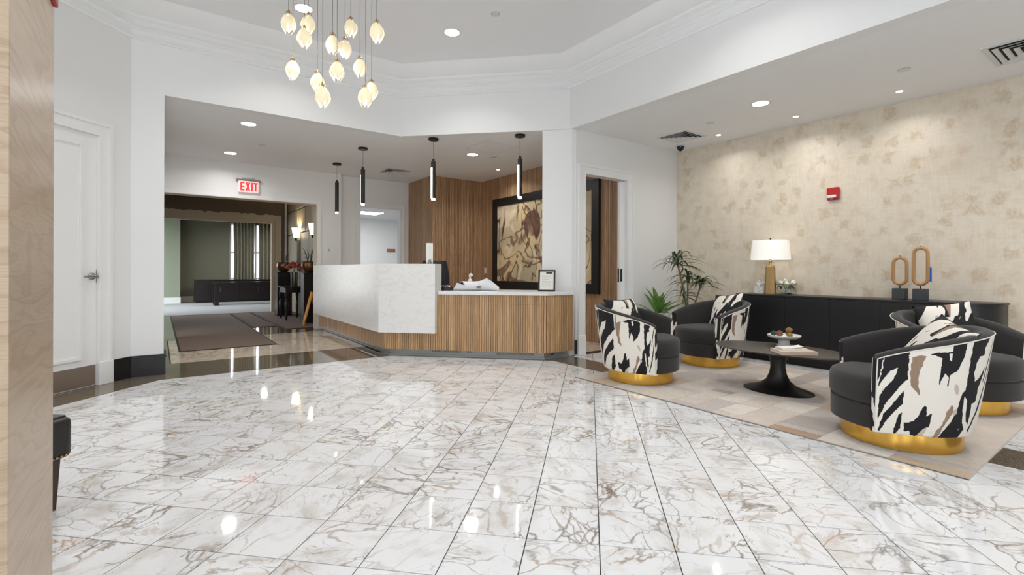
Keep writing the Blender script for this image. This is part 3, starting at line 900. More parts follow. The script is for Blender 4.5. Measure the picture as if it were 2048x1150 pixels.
MB().box(0, 0.004, -dh + 0.01, dh - 0.01, 0.012, 0.205).build('kick_plate', 'kickplate', leaf_, smooth=0)
hy = 4.03 - (DY0 + DY1) / 2
hd = MB(); hd.lathe([(0.034, 0), (0.034, 0.008), (0.026, 0.014), (0.014, 0.018), (0.013, 0.05)], 20, mat=Matrix.Translation((0, hy, 1.065)) @ Matrix.Rotation(math.pi / 2, 4, 'Y'))
hd.tube([(0.05, hy + 0.012, 1.065), (0.055, hy, 1.065), (0.057, hy - 0.05, 1.066), (0.052, hy - 0.115, 1.062)], [0.012, 0.013, 0.011, 0.009], 10)
hd.build('lever_handle', 'chrome', leaf_)
MB().box(-0.01, 0.002, dh - 0.004, dh + 0.004, 1.0, 1.13).build('strike_plate', 'chrome', door, smooth=0)

# pocket door opening: casing, plinths, sliding leaf edge with black pull
struct(casing(uvx, PU0, PU1, DZ, VDW, 1, 'trim', 0.13, 'trim_5'))
pb = MB(uvx); pb.box(PU0 - 0.14, PU0 + 0.005, VDW + 0.001, VDW + 0.034, 0, 0.27); pb.box(PU1 - 0.005, PU1 + 0.14, VDW + 0.001, VDW + 0.034, 0, 0.27)
struct(pb.build('trim_6', 'trim', smooth=0, bevel=0.004))
door2 = thing('door_2', UV(PU1 - 0.04, VDW - 0.06, 0), math.pi / 4, 'white sliding pocket door edge with black flush pull')
struct(door2)
leaf2_ = MB().box(-0.06, 0.3, -0.02, 0.022, 0.01, DZ - 0.01).build('door_leaf', 'trim', door2, smooth=0)
hp = MB(); hp.box(-0.045, -0.012, -0.026, -0.018, 0.98, 1.16); hp.box(-0.064, -0.058, -0.012, 0.012, 0.97, 1.17)
hp.build('flush_pull', 'black', leaf2_, smooth=0)
# exit wall opening trim, back office casing, rough primed far opening
ex = MB(uvx); ex.box(0.0, 2.545, VEX, VEX + 0.018, 2.395, 2.46); ex.box(2.475, 2.545, VEX, VEX + 0.018, 0, 2.395)
struct(ex.build('trim_7', 'trim', smooth=0))
sof = MB(uvx); sof.box(-0.1, 2.475, VEX - 0.205, VEX - 0.002, 2.385, 2.399); sof.box(2.46, 2.4745, VEX - 0.205, VEX - 0.002, 0, 2.385)
struct(sof.build('trim_8', 'beigetrim', smooth=0))
struct(casing(uvx, OB0, OB1, 2.42, VB, 1, 'trim', 0.1, 'trim_9'))
fo = MB(uvx)
fo.box(-0.6, 2.545, V2, V2 + 0.03, 2.43, 2.5); fo.box(2.5455, 2.70, V2, V2 + 0.03, 0, 2.5); fo.box(-0.6, 2.70, V2, V2 + 0.02, 2.5, 2.56); fo.box(2.46, 2.544, V2 - 0.12, V2 - 0.002, 0, 2.36)
fo.box(-0.6, 2.544, V2 - 0.12, V2 - 0.002, 2.36, 2.429)
struct(fo.build('trim_10', 'beigetrim', smooth=0))
rag = MB(uvx); random.seed(3)
zt = [2.585 + random.uniform(-0.02, 0.03) for _ in range(46)]
for k in range(45):
    a = -0.6 + 3.3 * k / 45
    rag.add([(a, V2 + 0.004, 2.55), (a + 3.3 / 45, V2 + 0.004, 2.55), (a + 3.3 / 45, V2 + 0.004, zt[k + 1]), (a, V2 + 0.004, zt[k])], [(0, 1, 2, 3)])
struct(rag.build('trim_11', 'beigetrim', smooth=0))
struct(MB(uvx).box(2.78, 2.83, V2, V2 + 0.05, 0, 3.0).build('trim_12', 'trim', smooth=0))

# ------------------------------------------------------------------ slatted oak walls behind the desk
def slat_wall(p0, p1, z0, z1, pitch, wdt, dep, name, mat, parent=None, n=None):
    p0, p1 = Vector(p0), Vector(p1); d = (p1 - p0); L = d.length; d.normalize()
    nn = Vector((d.y, -d.x)) if n is None else Vector(n)
    k = max(1, int(L / pitch)); sm = MB(); step = L / k
    for i in range(k):
        a = p0 + d * (i * step + (step - wdt) / 2); b_ = a + d * wdt
        sm.prism([tuple(a), tuple(b_), tuple(b_ + nn * dep), tuple(a + nn * dep)], z0, z1)
    return tag(sm.build(name, mat, parent, smooth=0), kind='stuff')
def oak_wall(name, a, b, back, nrm):
    A, B = UV(*a), UV(*b)
    n = Vector((UV(*nrm).x, UV(*nrm).y))
    A2, B2 = A.xy - n * back, B.xy - n * back
    wl = struct(MB().prism([tuple(A.xy), tuple(B.xy), tuple(B2), tuple(A2)], 0, ZL).build(name, 'oak_gap', smooth=0))
    slat_wall(A.xy, B.xy, 0.0, ZL, 0.036, 0.030, 0.012, 'oak_slats', 'oak_dark', wl, n)
oak_wall('wall_oak_return', (4.43, -9.95), (4.43, -8.85), 0.1, (-1, 0))
oak_wall('wall_oak_side', (4.43, -8.85), (5.62, -8.85), 0.1, (0, 1))
oak_wall('wall_oak_back', (5.62, -8.85), (5.62, VDW - 0.125), 0.1, (-1, 0))

# ------------------------------------------------------------------ oak pillar
PU, PV0, PV1 = -0.27, -2.115, -1.545
pil = MB().box(-0.5, 0, 0, PV1 - PV0, 0, ZU - 0.002).build('oak_pillar', 'oak_panel', smooth=0, bevel=0.002)
pil.location = UV(PU, PV1); pil.rotation_euler = (0, 0, math.pi / 4)
struct(pil); pil.name = 'wall_oak_pillar'
pilw = lambda p: UV(PU + p[0], PV1 - p[1], p[2])
hs = thing('fire_horn_strobe', UV(PU, -2.035, 2.0), math.pi / 4, 'red fire horn strobe mounted high on the oak pillar', 'fire alarm')
MB().box(0.0, 0.012, -0.065, 0.062, -0.037, 0.15).build('housing', 'red', hs, bevel=0.004)
MB().box(0.012, 0.04, -0.01, 0.05, 0.0, 0.1).build('strobe_lens', 'chrome', hs, bevel=0.005)

# ------------------------------------------------------------------ reception desk
UDk, YDk, VDk = 2.43, 6.12, -4.705                          # oak faces
def desk_path(du, u_end_v=-9.5, right=True):
    """front line of the desk pushed inward by du"""
    u, y, v = UDk + du, YDk + du, VDk - du
    A = UV(u, u_end_v).xy; B = Vector((u / S2 - y, y)); C = Vector((y + v / S2, y)); D = UV(4.41, v).xy
    return [A, B, C, D]
def inward(path, d):
    return offset([tuple(p) for p in path], -d)
desk = thing('reception_desk', UV(2.6, -7.6), 0, 'reception desk with raised white quartz front and slatted oak base', 'desk')
desk.location = (0, 0, 0)
def ribbon(path, th, z0, z1):
    inn_ = inward(path, th); n = len(path); mb = MB()
    pts = [tuple(p) for p in path] + [tuple(p) for p in inn_[::-1]]
    mb.prism(pts, z0, z1); return mb
P = desk_path(0.10); ribbon(P, 0.03, 0.0, 0.10).build('toe_kick', 'steel', desk, smooth=0)
P = desk_path(0.085); ribbon(P, 0.02, 0.0, 0.022).build('kick_track', 'steel', desk, smooth=0)
P = desk_path(0.012)
cx_split = -1.955
left_path = [P[0], P[1], Vector((cx_split, P[1].y))]
right_path = [Vector((cx_split, P[1].y)), P[2], P[3]]
ribbon(left_path, 0.05, 0.095, 0.33).build('oak_backing', 'oak_gap', desk, smooth=0)
ribbon(right_path, 0.05, 0.095, 0.815).build('oak_backing', 'oak_gap', desk, smooth=0)
def desk_slats(a, b, z0, z1):
    slat_wall(a, b, z0, z1, 0.029, 0.0245, 0.012, 'oak_slats', 'oak_slat', desk)
desk_slats(left_path[0], left_path[1], 0.092, 0.33); desk_slats(left_path[1], left_path[2], 0.092, 0.33)
desk_slats(right_path[0], right_path[1], 0.092, 0.70); desk_slats(right_path[1], right_path[2], 0.092, 0.70)
desk_slats(right_path[0], right_path[1], 0.7015, 0.816); desk_slats(right_path[1], right_path[2], 0.7015, 0.816)
# white quartz: mitred raised front, then the low counter
Wp = [UV(2.33, -9.5).xy, Vector((2.33 / S2 - 6.02, 6.02)), Vector((cx_split - 0.004, 6.02))]
ribbon(Wp, 0.28, 0.32, 1.215).build('raised_quartz_front', 'quartz', desk, smooth=0, bevel=0.003)
Cq = desk_path(-0.02)
top = [(cx_split + 0.001, Cq[2].y), (Cq[2].x, Cq[2].y), tuple(UV(4.405, VDk + 0.02).xy), (cxl - 0.01, YN - 0.005), (cxl - 0.01, 6.80), (cx_split + 0.001, 6.80)]
MB().prism(top, 0.818, 0.86).build('low_counter_top', 'quartz', desk, smooth=0, bevel=0.003)
MB().box(cx_split - 0.02, cxl - 0.02, 6.79, 6.83, 0.02, 0.815).build('inner_panel', 'oak_gap', desk, smooth=0)
MB(uvx).box(2.63, 3.2, -9.48, -6.9, 0.70, 0.74).build('work_surface', 'oak_panel', desk, smooth=0)
def text_mesh(s, size, loc, rot, mat, parent, name, sx=1.0, mirror=False):
    cu = bpy.data.curves.new(name, 'FONT'); cu.body = s; cu.size = size; cu.extrude = 0.0004
    tmp = bpy.data.objects.new(name, cu); col.objects.link(tmp)
    bpy.context.view_layer.update()
    me = bpy.data.meshes.new_from_object(tmp.evaluated_get(bpy.context.evaluated_depsgraph_get()))
    bpy.data.objects.remove(tmp)
    o = bpy.data.objects.new(name, me); col.objects.link(o); me.materials.clear(); me.materials.append(M[mat])
    o.location = loc; o.rotation_euler = rot; o.scale = (sx, 1, 1); o.parent = parent; o['kind'] = 'stuff'
    return o
KY = YDk + 0.10 - 0.001
text_mesh('KEMPRE  DAPT PROVERII        TEST 1', 0.036, (on_y(864, 712, KY).x, KY, 0.05), (math.pi / 2, 0, 0), 'ink', desk, 'stud_print', 0.98)
text_mesh('UBCO.M TDL SPEEN COMPLEX SYSTEM', 0.042, (on_y(993, 713, KY).x, KY, 0.04), (math.pi / 2, 0, 0), 'ink', desk, 'stud_print', 0.66)
bt = MB(uvx); bt.box(4.1, 4.155, VDk - 0.1, VDk - 0.094, 0.045, 0.1); bt.build('blue_tape', 'blue', desk, smooth=0)
# black covered outlet low on the column
ol = MB(uvx); ol.box(UNE + 0.045, UNE + 0.115, VDW, VDW + 0.008, 0.02, 0.21)
tag(ol.build('outlet_cover', 'black', smooth=0, bevel=0.002), 'black taped outlet at the foot of the white column', 'outlet')

# things on the desk
def frame_thing():
    c = on_y(1093, 581, 6.40)
    o = thing('document_frame', (c.x, 6.40, 0.8605), 0.0, 'black framed notice leaning upright on the low counter', 'picture frame')
    o.rotation_euler = (-0.16, 0, -0.05)
    wdt, hgt = 0.225, 0.285
    f = MB(); bw = 0.02
    for q in ((-wdt / 2, wdt / 2, 0, bw), (-wdt / 2, wdt / 2, hgt - bw, hgt), (-wdt / 2, -wdt / 2 + bw, bw, hgt - bw), (wdt / 2 - bw, wdt / 2, bw, hgt - bw)):
        f.box(q[0], q[1], -0.012, 0.008, q[2], q[3])
    f.build('frame', 'black', o, smooth=0)
    pp_ = MB().box(-wdt / 2 + bw, wdt / 2 - bw, -0.002, 0.006, bw, hgt - bw).build('paper', 'paper', o, smooth=0)
    MB().box(-0.01, 0.07, -0.0035, -0.002, 0.235, 0.252).build('letterhead', 'ink', pp_, smooth=0)
    ln = MB(); random.seed(5)
    for k in range(11): ln.box(-0.065, random.uniform(-0.01, 0.07), -0.0032, -0.002, 0.055 + k * 0.015, 0.0585 + k * 0.015)
    ln.build('printed_lines', 'inklite', pp_, smooth=0)
    st = MB(); st.add([(-0.03, 0.008, 0.2), (0.03, 0.008, 0.2), (0.03, 0.09, 0.015), (-0.03, 0.09, 0.015), (-0.03, 0.012, 0.2), (0.03, 0.012, 0.2), (0.03, 0.094, 0.015), (-0.03, 0.094, 0.015)],
                      [(0, 1, 2, 3), (4, 7, 6, 5), (0, 4, 5, 1), (1, 5, 6, 2), (2, 6, 7, 3), (3, 7, 4, 0)])
    st.build('easel_back', 'black', o, smooth=0)
frame_thing()
# crumpled white parcel
def parcel():
    x0, x1 = on_y(907, 580, 6.42).x, on_y(998, 580, 6.42).x
    o = thing('wrapped_parcel', ((x0 + x1) / 2, 6.42, 0.861), 0.0, 'crumpled white plastic parcel lying on the low counter', 'parcel')
    L = (x1 - x0); random.seed(11); mb = MB(); prof = [(-0.5, .02, .03), (-0.42, .10, .06), (-0.3, .125, .09), (-0.1, .12, .1), (0.08, .135, .1), (0.22, .17, .09), (0.33, .13, .07), (0.45, .075, .04), (0.5, .05, .02)]
    n = 14; vs = []
    for s_, hh, dd in prof:
        for k in range(n):
            a = 2 * math.pi * k / n
            j = 1 + random.uniform(-.07, .07)
            z = hh / 2 + hh / 2 * math.sin(a) * j
            vs.append((s_ * L, dd * math.cos(a) * j, max(z, 0)))
    fs = [(i * n + k, i * n + (k + 1) % n, (i + 1) * n + (k + 1) % n, (i + 1) * n + k) for i in range(len(prof) - 1) for k in range(n)]
    fs += [tuple(range(n))[::-1], tuple((len(prof) - 1) * n + k for k in range(n))]
    mb.add(vs, fs); mb.build('wrapping', 'bag', o, smooth=18)
    lb = MB(); lb.box(0.05 * L, 0.16 * L, -0.103, -0.099, 0.035, 0.038); lb.box(0.05 * L, 0.16 * L, -0.103, -0.099, 0.062, 0.065)
    lb.box(0.05 * L, 0.055 * L, -0.103, -0.099, 0.035, 0.065); lb.box(0.13 * L, 0.135 * L, -0.103, -0.099, 0.035, 0.065)
    for k in range(5): lb.box((0.065 + k * 0.012) * L, (0.07 + k * 0.012) * L, -0.103, -0.099, 0.04, 0.06)
    lb.box(0.09 * L, 0.105 * L, -0.101, -0.097, 0.09, 0.1)
    lb.build('shipping_label', 'ink', o, smooth=0)
    kt = MB(); kt.sphere((-0.28 * L, -0.075, 0.1), 0.02, 8, 6); kt.tube([(-0.36 * L, -0.08, 0.11), (-0.28 * L, -0.085, 0.095), (-0.2 * L, -0.085, 0.07)], 0.007, 6)
    kt.build('strap', 'ink', o)
    bl = thing('black_pouch', ((x0 - 0.1), 6.40, 0.861), 0.0, 'black pouch with beads beside the white parcel', 'pouch')
    pm = MB(); pm.lathe([(0.02, 0), (0.105, 0.003), (0.11, 0.02), (0.09, 0.055), (0.05, 0.072), (0.01, 0.075)], 18, (0, 0, 0), 1.0, 0.6)
    pm.build('pouch_body', 'black', bl)
    bd = MB()
    for k in range(5): bd.sphere((-0.05 + 0.028 * k, -0.055, 0.055 + 0.008 * (k % 2)), 0.008, 8, 6)
    bd.build('beads', 'white', bl)
    rl = on_y(940, 556, 6.62)
    r = thing('tape_roll', (rl.x, 6.62, 0.861), 0.0, 'small white bottle with bent nozzle behind the white parcel', 'bottle')
    bm_ = MB(); bm_.lathe([(0.03, 0), (0.033, 0.006), (0.033, 0.13), (0.02, 0.15), (0.013, 0.155), (0.013, 0.175)], 18); bm_.build('bottle_body', 'white', r)
    MB().tube([(0, 0, 0.17), (0, 0, 0.2), (0.012, -0.004, 0.212), (0.042, -0.01, 0.206)], [0.012, 0.02, 0.022, 0.012], 10).build('pump_head', 'white', r)
    r.name = 'pump_bottle'
parcel()
ac = on_y(859, 527, 6.2)
a = thing('sign_holder', (ac.x, 6.2, 1.216), 0.35, 'clear acrylic holder with a pale sheet on the raised counter', 'sign holder')
MB().box(-0.045, 0.045, -0.002, 0.002, 0.004, 0.275).build('acrylic_sheet', 'paper', a, smooth=0)
MB().box(-0.05, 0.05, -0.035, 0.035, 0.0, 0.006).build('foot', 'glass', a, smooth=0)
MB().box(-0.03, 0.03, -0.0035, -0.002, 0.03, 0.24).build('printed_panel', M['white'], a, smooth=0)
sd = MB(); sd.lathe([(0.02, 0), (0.024, 0.01), (0.02, 0.035), (0.012, 0.045), (0.014, 0.055)], 14)
tag(sd.build('stamp', 'chrome', loc=(ac.x + 0.03, 6.12, 1.216)), 'tiny silver stamp in front of the acrylic sign', 'stamp')
# office chair behind the raised front
oc = thing('office_chair', (-2.37, 7.25, 0.0), 0.3, 'black office chair standing behind the raised desk front', 'chair')
bk = MB(); vs = []; nu, nv = 9, 9
for j in range(nv):
    for i in range(nu):
        s_ = i / (nu - 1) * 2 - 1; q = j / (nv - 1)
        wd_ = 0.24 * (1 - 0.25 * abs(q - 0.45) ** 1.5 * 2)
        vs.append((s_ * wd_, 0.2 + 0.05 * (1 - s_ * s_) + 0.06 * q - 0.06, 0.66 + 0.62 * q))
bk.add(vs, [(j * nu + i, j * nu + i + 1, (j + 1) * nu + i + 1, (j + 1) * nu + i) for j in range(nv - 1) for i in range(nu - 1)])
bo = bk.build('backrest', 'black', oc); so = bo.modifiers.new('solid', 'SOLIDIFY'); so.thickness = 0.035
MB().lathe([(0.02, 0.44), (0.24, 0.445), (0.26, 0.47), (0.24, 0.5), (0.1, 0.505)], 24, (0, 0, 0)).build('seat', 'black', oc)
MB().tube([(0, 0, 0.07), (0, 0, 0.45)], 0.028, 12).build('gas_lift', 'black', oc)
for k in range(5):
    an = k * 2 * math.pi / 5
    lg = MB(); lg.tube([(0, 0, 0.09), (0.29 * math.cos(an), 0.29 * math.sin(an), 0.065)], [0.025, 0.016], 8); lg.build('leg', 'black', oc)
    MB().sphere((0.29 * math.cos(an), 0.29 * math.sin(an), 0.028), 0.028, 10, 8).build('caster', 'black', oc)
MB().tube([(0, 0.1, 0.45), (0, 0.24, 0.48), (0, 0.24, 0.7)], 0.02, 8).build('back_bar', 'black', oc)

# ------------------------------------------------------------------ painting, outlet, switches, signs
art = thing('framed_painting', UV(5.605, -6.86, 1.67), math.pi / 4, 'large abstract ochre painting in a wide black frame on oak slats', 'painting')
hw, hh, fw_ = 1.49, 0.905, 0.155                          # local y runs north-west along the wall, x into the wall
f = MB()
for y0, y1, z0, z1 in ((-hw, hw, -hh, -hh + fw_), (-hw, hw, hh - fw_, hh), (-hw, -hw + fw_, -hh + fw_, hh - fw_), (hw - fw_, hw, -hh + fw_, hh - fw_)):
    f.box(-0.05, 0.0, y0, y1, z0, z1)
f.build('frame', 'black', art, smooth=0)
MB().box(-0.035, -0.005, -hw + fw_, hw - fw_, -hh + fw_, hh - fw_).build('canvas', 'art', art, smooth=0)
def wallplate(loc, rz, name, label, cat, marks):
    o = thing(name, loc, rz, label, cat)
    MB().box(-0.037, 0.037, -0.006, 0, -0.058, 0.058).build('plate', 'white', o, smooth=0, bevel=0.002)
    for q in marks: MB().box(*q).build('insert', 'inklite', o, smooth=0)
wallplate(UV(5.605, -8.69, 1.128), -math.pi / 4 , 'wall_outlet', 'white outlet plate on the oak slats beside the painting', 'outlet',
          [(-0.012, 0.012, -0.008, -0.006, 0.012, 0.034), (-0.012, 0.012, -0.008, -0.006, -0.034, -0.012)])
wallplate(on_v(658, 500, VEX + 0.001), math.pi / 4, 'light_switch', 'white light switch on the wall beside the corridor opening', 'switch',
          [(-0.012, 0.012, -0.01, -0.006, -0.02, 0.02)])

ep = on_v(497, 372, VEX + 0.055)
exs = thing('exit_sign', (ep.x, ep.y, 2.60), math.pi / 4, 'red EXIT sign on the wall above the corridor opening', 'sign')
sf = MB().box(-0.16, 0.16, -0.012, 0.006, -0.10, 0.10).build('sign_face', 'exit_face', exs, smooth=0)
MB().box(-0.19, 0.19, -0.02, 0.055, 0.10, 0.128).build('top_housing', 'chrome', exs, smooth=0)
MB().box(-0.1, 0.1, 0.02, 0.055, 0.128, 0.16).build('mounting_box', 'steel', exs, smooth=0)
lt = MB(); z0, z1, sw = -0.075, 0.078, 0.024
def LB(*q): lt.box(q[0], q[1], -0.0145, -0.012, q[2], q[3])
x = -0.13
LB(x, x + sw, z0, z1)
for zz in (z0, -0.011, z1 - sw): LB(x, x + 0.065, zz, zz + sw)
x = -0.05
for a_, b_ in (((x, z0), (x + 0.05, z1)), ((x + 0.05, z0), (x, z1))):
    lt.add([(a_[0], -0.0145, a_[1]), (a_[0] + 0.027, -0.0145, a_[1]), (b_[0] + 0.027, -0.0145, b_[1]), (b_[0], -0.0145, b_[1]),
            (a_[0], -0.012, a_[1]), (a_[0] + 0.027, -0.012, a_[1]), (b_[0] + 0.027, -0.012, b_[1]), (b_[0], -0.012, b_[1])],
           [(0, 1, 2, 3), (4, 7, 6, 5), (0, 4, 5, 1), (1, 5, 6, 2), (2, 6, 7, 3), (3, 7, 4, 0)])
LB(0.042, 0.068, z0, z1)
LB(0.078, 0.145, z1 - sw, z1); LB(0.1, 0.124, z0, z1)
lt.build('letters', 'exit_red', sf, smooth=0)
fa = thing('fire_alarm', on_u(1668, 389, UWP - 0.001), -math.pi / 4, 'red fire alarm with clear strobe on the beige wallpaper', 'fire alarm')
MB().box(-0.067, 0.067, -0.045, 0, -0.07, 0.085).build('housing', 'red', fa, bevel=0.012)
MB().box(-0.058, 0.045, -0.064, -0.045, -0.045, -0.01).build('strobe_lens', 'white', fa, bevel=0.008)
lm = text_mesh('FIRE', 0.02, (-0.026, -0.0456, -0.064), (math.pi / 2, 0, 0), 'white', fa, 'lettering')
tp = on_u(1862, 549, UWP - 0.001)
tag(MB().box(-0.012, 0.006, -0.002, 0, -0.075, 0.075).build('painters_tape', 'blue', loc=tp, smooth=0), 'strip of blue tape on the wallpaper behind the tall ring sculpture', 'tape').rotation_euler = (0, 0, -math.pi / 4)

# ------------------------------------------------------------------ ceiling fixtures
def downlight(p, r, label, power, spread=125):
    o = thing('recessed_light', p, 0, label, 'ceiling light')
    MB().lathe([(r * 1.0, -0.002), (r * 1.22, -0.004), (r * 1.25, 0.0), (r * 1.0, 0.001)], 28, cap=False).build('trim_ring', 'vent', o)
    MB().lathe([(0.001, -0.003), (r, -0.003)], 28, cap=False).build('diffuser', 'disc', o)
    lamp('downlight', 'AREA', (0, 0, -0.012), power, size=r * 2, parent=o, spread=math.radians(spread))
    return o
big = [((497, 248), 'round recessed light just inside the corridor header'), ((461, 306), 'round recessed light before the exit sign wall'),
       ((945, 309), 'round recessed light over the low counter'), ((1521, 207), 'round recessed light over the lounge chairs')]
for (x, y), lb in big: downlight(atz(x, y, ZL), 0.085, lb, DOWN_W * (1.6 if x == 945 else 1.0), 160)
for k, (x, y, lb) in enumerate([(996, 339, 'small spotlight in the ceiling before the painting'), (1437, 270, 'small ceiling spotlight near the security camera'), (1592, 233, 'small ceiling spotlight above the table lamp end of the sideboard'), (1799, 183, 'small ceiling spotlight above the ring sculptures')]):
    o = downlight(atz(x, y, ZL), 0.03, lb, SPOT_W * (2.2 if x == 996 else 1.0), 140)
for (x, y), lb in (((607, 17), 'round light in the raised ceiling behind the chandelier'), ((904, 65), 'round light in the raised ceiling before the back header')):
    downlight(atz(x, y, ZU), 0.085, lb, UP_W)
for x, y in ((-3.4, 2.6), (0.9, 4.1), (-0.6, 2.1), (1.9, 2.2), (-3.4, 0.0), (-1.0, -0.6), (1.6, -0.6)):  # out-of-view downlights, added for the light they give
    downlight(Vector((x, y, ZU)), 0.085, 'added unseen round light in the raised ceiling over the entrance floor', UP_W)['group'] = 'added entrance ceiling lights'
for u, v in ((5.47, -0.6), (5.47, 0.9)):  # more downlights added out of view to light the lounge
    downlight(UV(u, v, ZL), 0.085, 'added unseen round light over the far end of the lounge', DOWN_W)['group'] = 'added lounge end lights'
def diffuser(p, half, rz, label, ring=4):
    o = thing('air_vent', p, rz, label, 'air vent')
    MB().box(-half * 0.86, half * 0.86, -half * 0.86, half * 0.86, -0.003, 0.0).build('dark_core', 'ventdark', o, smooth=0)
    fr = MB(); w_ = half * 0.14
    for q in ((-half, half, -half, -half + w_), (-half, half, half - w_, half), (-half, -half + w_, -half + w_, half - w_), (half - w_, half, -half + w_, half - w_)): fr.box(*q, -0.01, 0.0)
    fr_ = fr.build('frame', 'vent', o, smooth=0)
    for k in range(ring):
        r0 = half * (0.80 - 0.19 * k); r1 = r0 - half * 0.10
        bl = MB()
        for a in range(4):
            R_ = Matrix.Rotation(a * math.pi / 2, 4, 'Z')
            bl.add([R_ @ Vector(q) for q in ((-r0, -r0, -0.022), (r0, -r0, -0.022), (r1, -r1, -0.004), (-r1, -r1, -0.004), (-r0, -r0, -0.019), (r0, -r0, -0.019), (r1, -r1, -0.001), (-r1, -r1, -0.001))],
                   [(0, 1, 2, 3), (4, 7, 6, 5), (0, 4, 5, 1), (1, 5, 6, 2), (2, 6, 7, 3), (3, 7, 4, 0)])
        bl.build('louvre', 'vent', fr_, smooth=0)
diffuser(atz(1362, 273, ZL), 0.24, math.pi / 4, 'square ceiling vent beside the dome camera')
diffuser(UV(5.9, -0.72, ZL), 0.3, math.pi / 4, 'large square ceiling vent at the sculpture end of the lounge')
diffuser(atz(791, 342, ZL), 0.24, math.pi / 4, 'square ceiling vent before the office doorway')
dc = thing('dome_camera', atz(1361, 291, ZL), 0, 'dark dome security camera in the ceiling by the wallpaper', 'camera')
MB().lathe([(0.085, 0), (0.085, -0.012), (0.06, -0.016), (0.05, -0.016)], 24).build('mounting_ring', 'vent', dc)
MB().lathe([(0.055, -0.012), (0.052, -0.04), (0.038, -0.07), (0.015, -0.086), (0.001, -0.088)], 24, cap=False).build('dome', 'dome', dc)
def cap_disc(p, r, label, name='sprinkler_cover', cat='sprinkler'):
    o = thing(name, p, 0, label, cat)
    MB().lathe([(0.001, -0.007), (r * 0.9, -0.007), (r, -0.004), (r * 0.97, 0)], 24, cap=False).build('cover_plate', 'vent', o)
    MB().lathe([(r * 1.02, -0.003), (r * 1.1, -0.003), (r * 1.1, 0), (r * 1.02, 0)], 24, cap=False).build('rim', 'inklite', o)
cap_disc(atz(1420, 246, ZL), 0.045, 'flat sprinkler cover near the round lounge light')
cap_disc(atz(1808, 139, ZL), 0.045, 'flat sprinkler cover near the large square vent')
cap_disc(atz(525, 290, ZL), 0.045, 'flat sprinkler cover in the corridor ceiling')
cap_disc(atz(991, 28, ZU), 0.045, 'flat sprinkler cover in the raised ceiling')
sp = thing('ceiling_speaker', atz(988, 314, ZL), 0, 'round ceiling speaker next to the light over the low counter', 'speaker')
MB().lathe([(0.1, 0), (0.1, -0.006), (0.085, -0.009), (0.078, -0.004), (0.03, -0.006), (0.001, -0.006)], 28, cap=False).build('rim', 'vent', sp)
MB().lathe([(0.001, -0.0075), (0.045, -0.0075)], 20, cap=False).build('grille', 'inklite', sp)
ap = MB(); 
for q in ((-0.3, 0.3, -0.3, -0.292), (-0.3, 0.3, 0.292, 0.3), (-0.3, -0.292, -0.3, 0.3), (0.292, 0.3, -0.3, 0.3)): ap.box(*q, -0.003, 0.0)
apo = struct(ap.build('trim_13', 'vent', smooth=0)); apo.location = atz(985, 295, ZL); apo.rotation_euler = (0, 0, math.pi / 4)

# linear pendants over the desk
def pendant(p, rot, label):
    o = thing('linear_pendant', (p.x, p.y, ZL), rot, label, 'pendant light', 'linear pendants over the desk')
    MB().lathe([(0.072, 0), (0.072, -0.008), (0.062, -0.012), (0.072, -0.016), (0.072, -0.03), (0.001, -0.03)], 28, cap=False).build('canopy', 'black', o)
    MB().tube([(0, 0, -0.03), (0, 0, -0.3)], 0.0025, 6).build('cable', 'cord', o)
    MB().lathe([(0.02, -0.3), (0.02, -0.335), (0.033, -0.336), (0.033, -0.86)], 20).build('tube', 'black', o)
    sl = MB(); n = 8
    vs = []
    for z in (-0.42, -0.86):
        for k in range(n + 1):
            a = math.radians(-38 + 76 * k / n); vs.append((0.0345 * math.cos(a), 0.0345 * math.sin(a), z))
    sl.add(vs, [(k, k + 1, n + 2 + k, n + 1 + k) for k in range(n)])
    sl.build('light_slot', 'slot', o)
    MB().lathe([(0.026, -0.86), (0.026, -0.885), (0.022, -0.89)], 18).build('light_tip', 'slot', o)
for x, y, rot, lb in ((674, 328, 150, 'black tube pendant hanging nearest the exit sign wall'), (726, 297, 178, 'black tube pendant over the long side of the desk'),
                      (867, 278, 226, 'black tube pendant with lit slot over the raised counter end'), (1040, 271, 222, 'black tube pendant with lit slot before the painting')):
    pendant(atz(x, y, ZL - 0.01), math.radians(rot), lb)

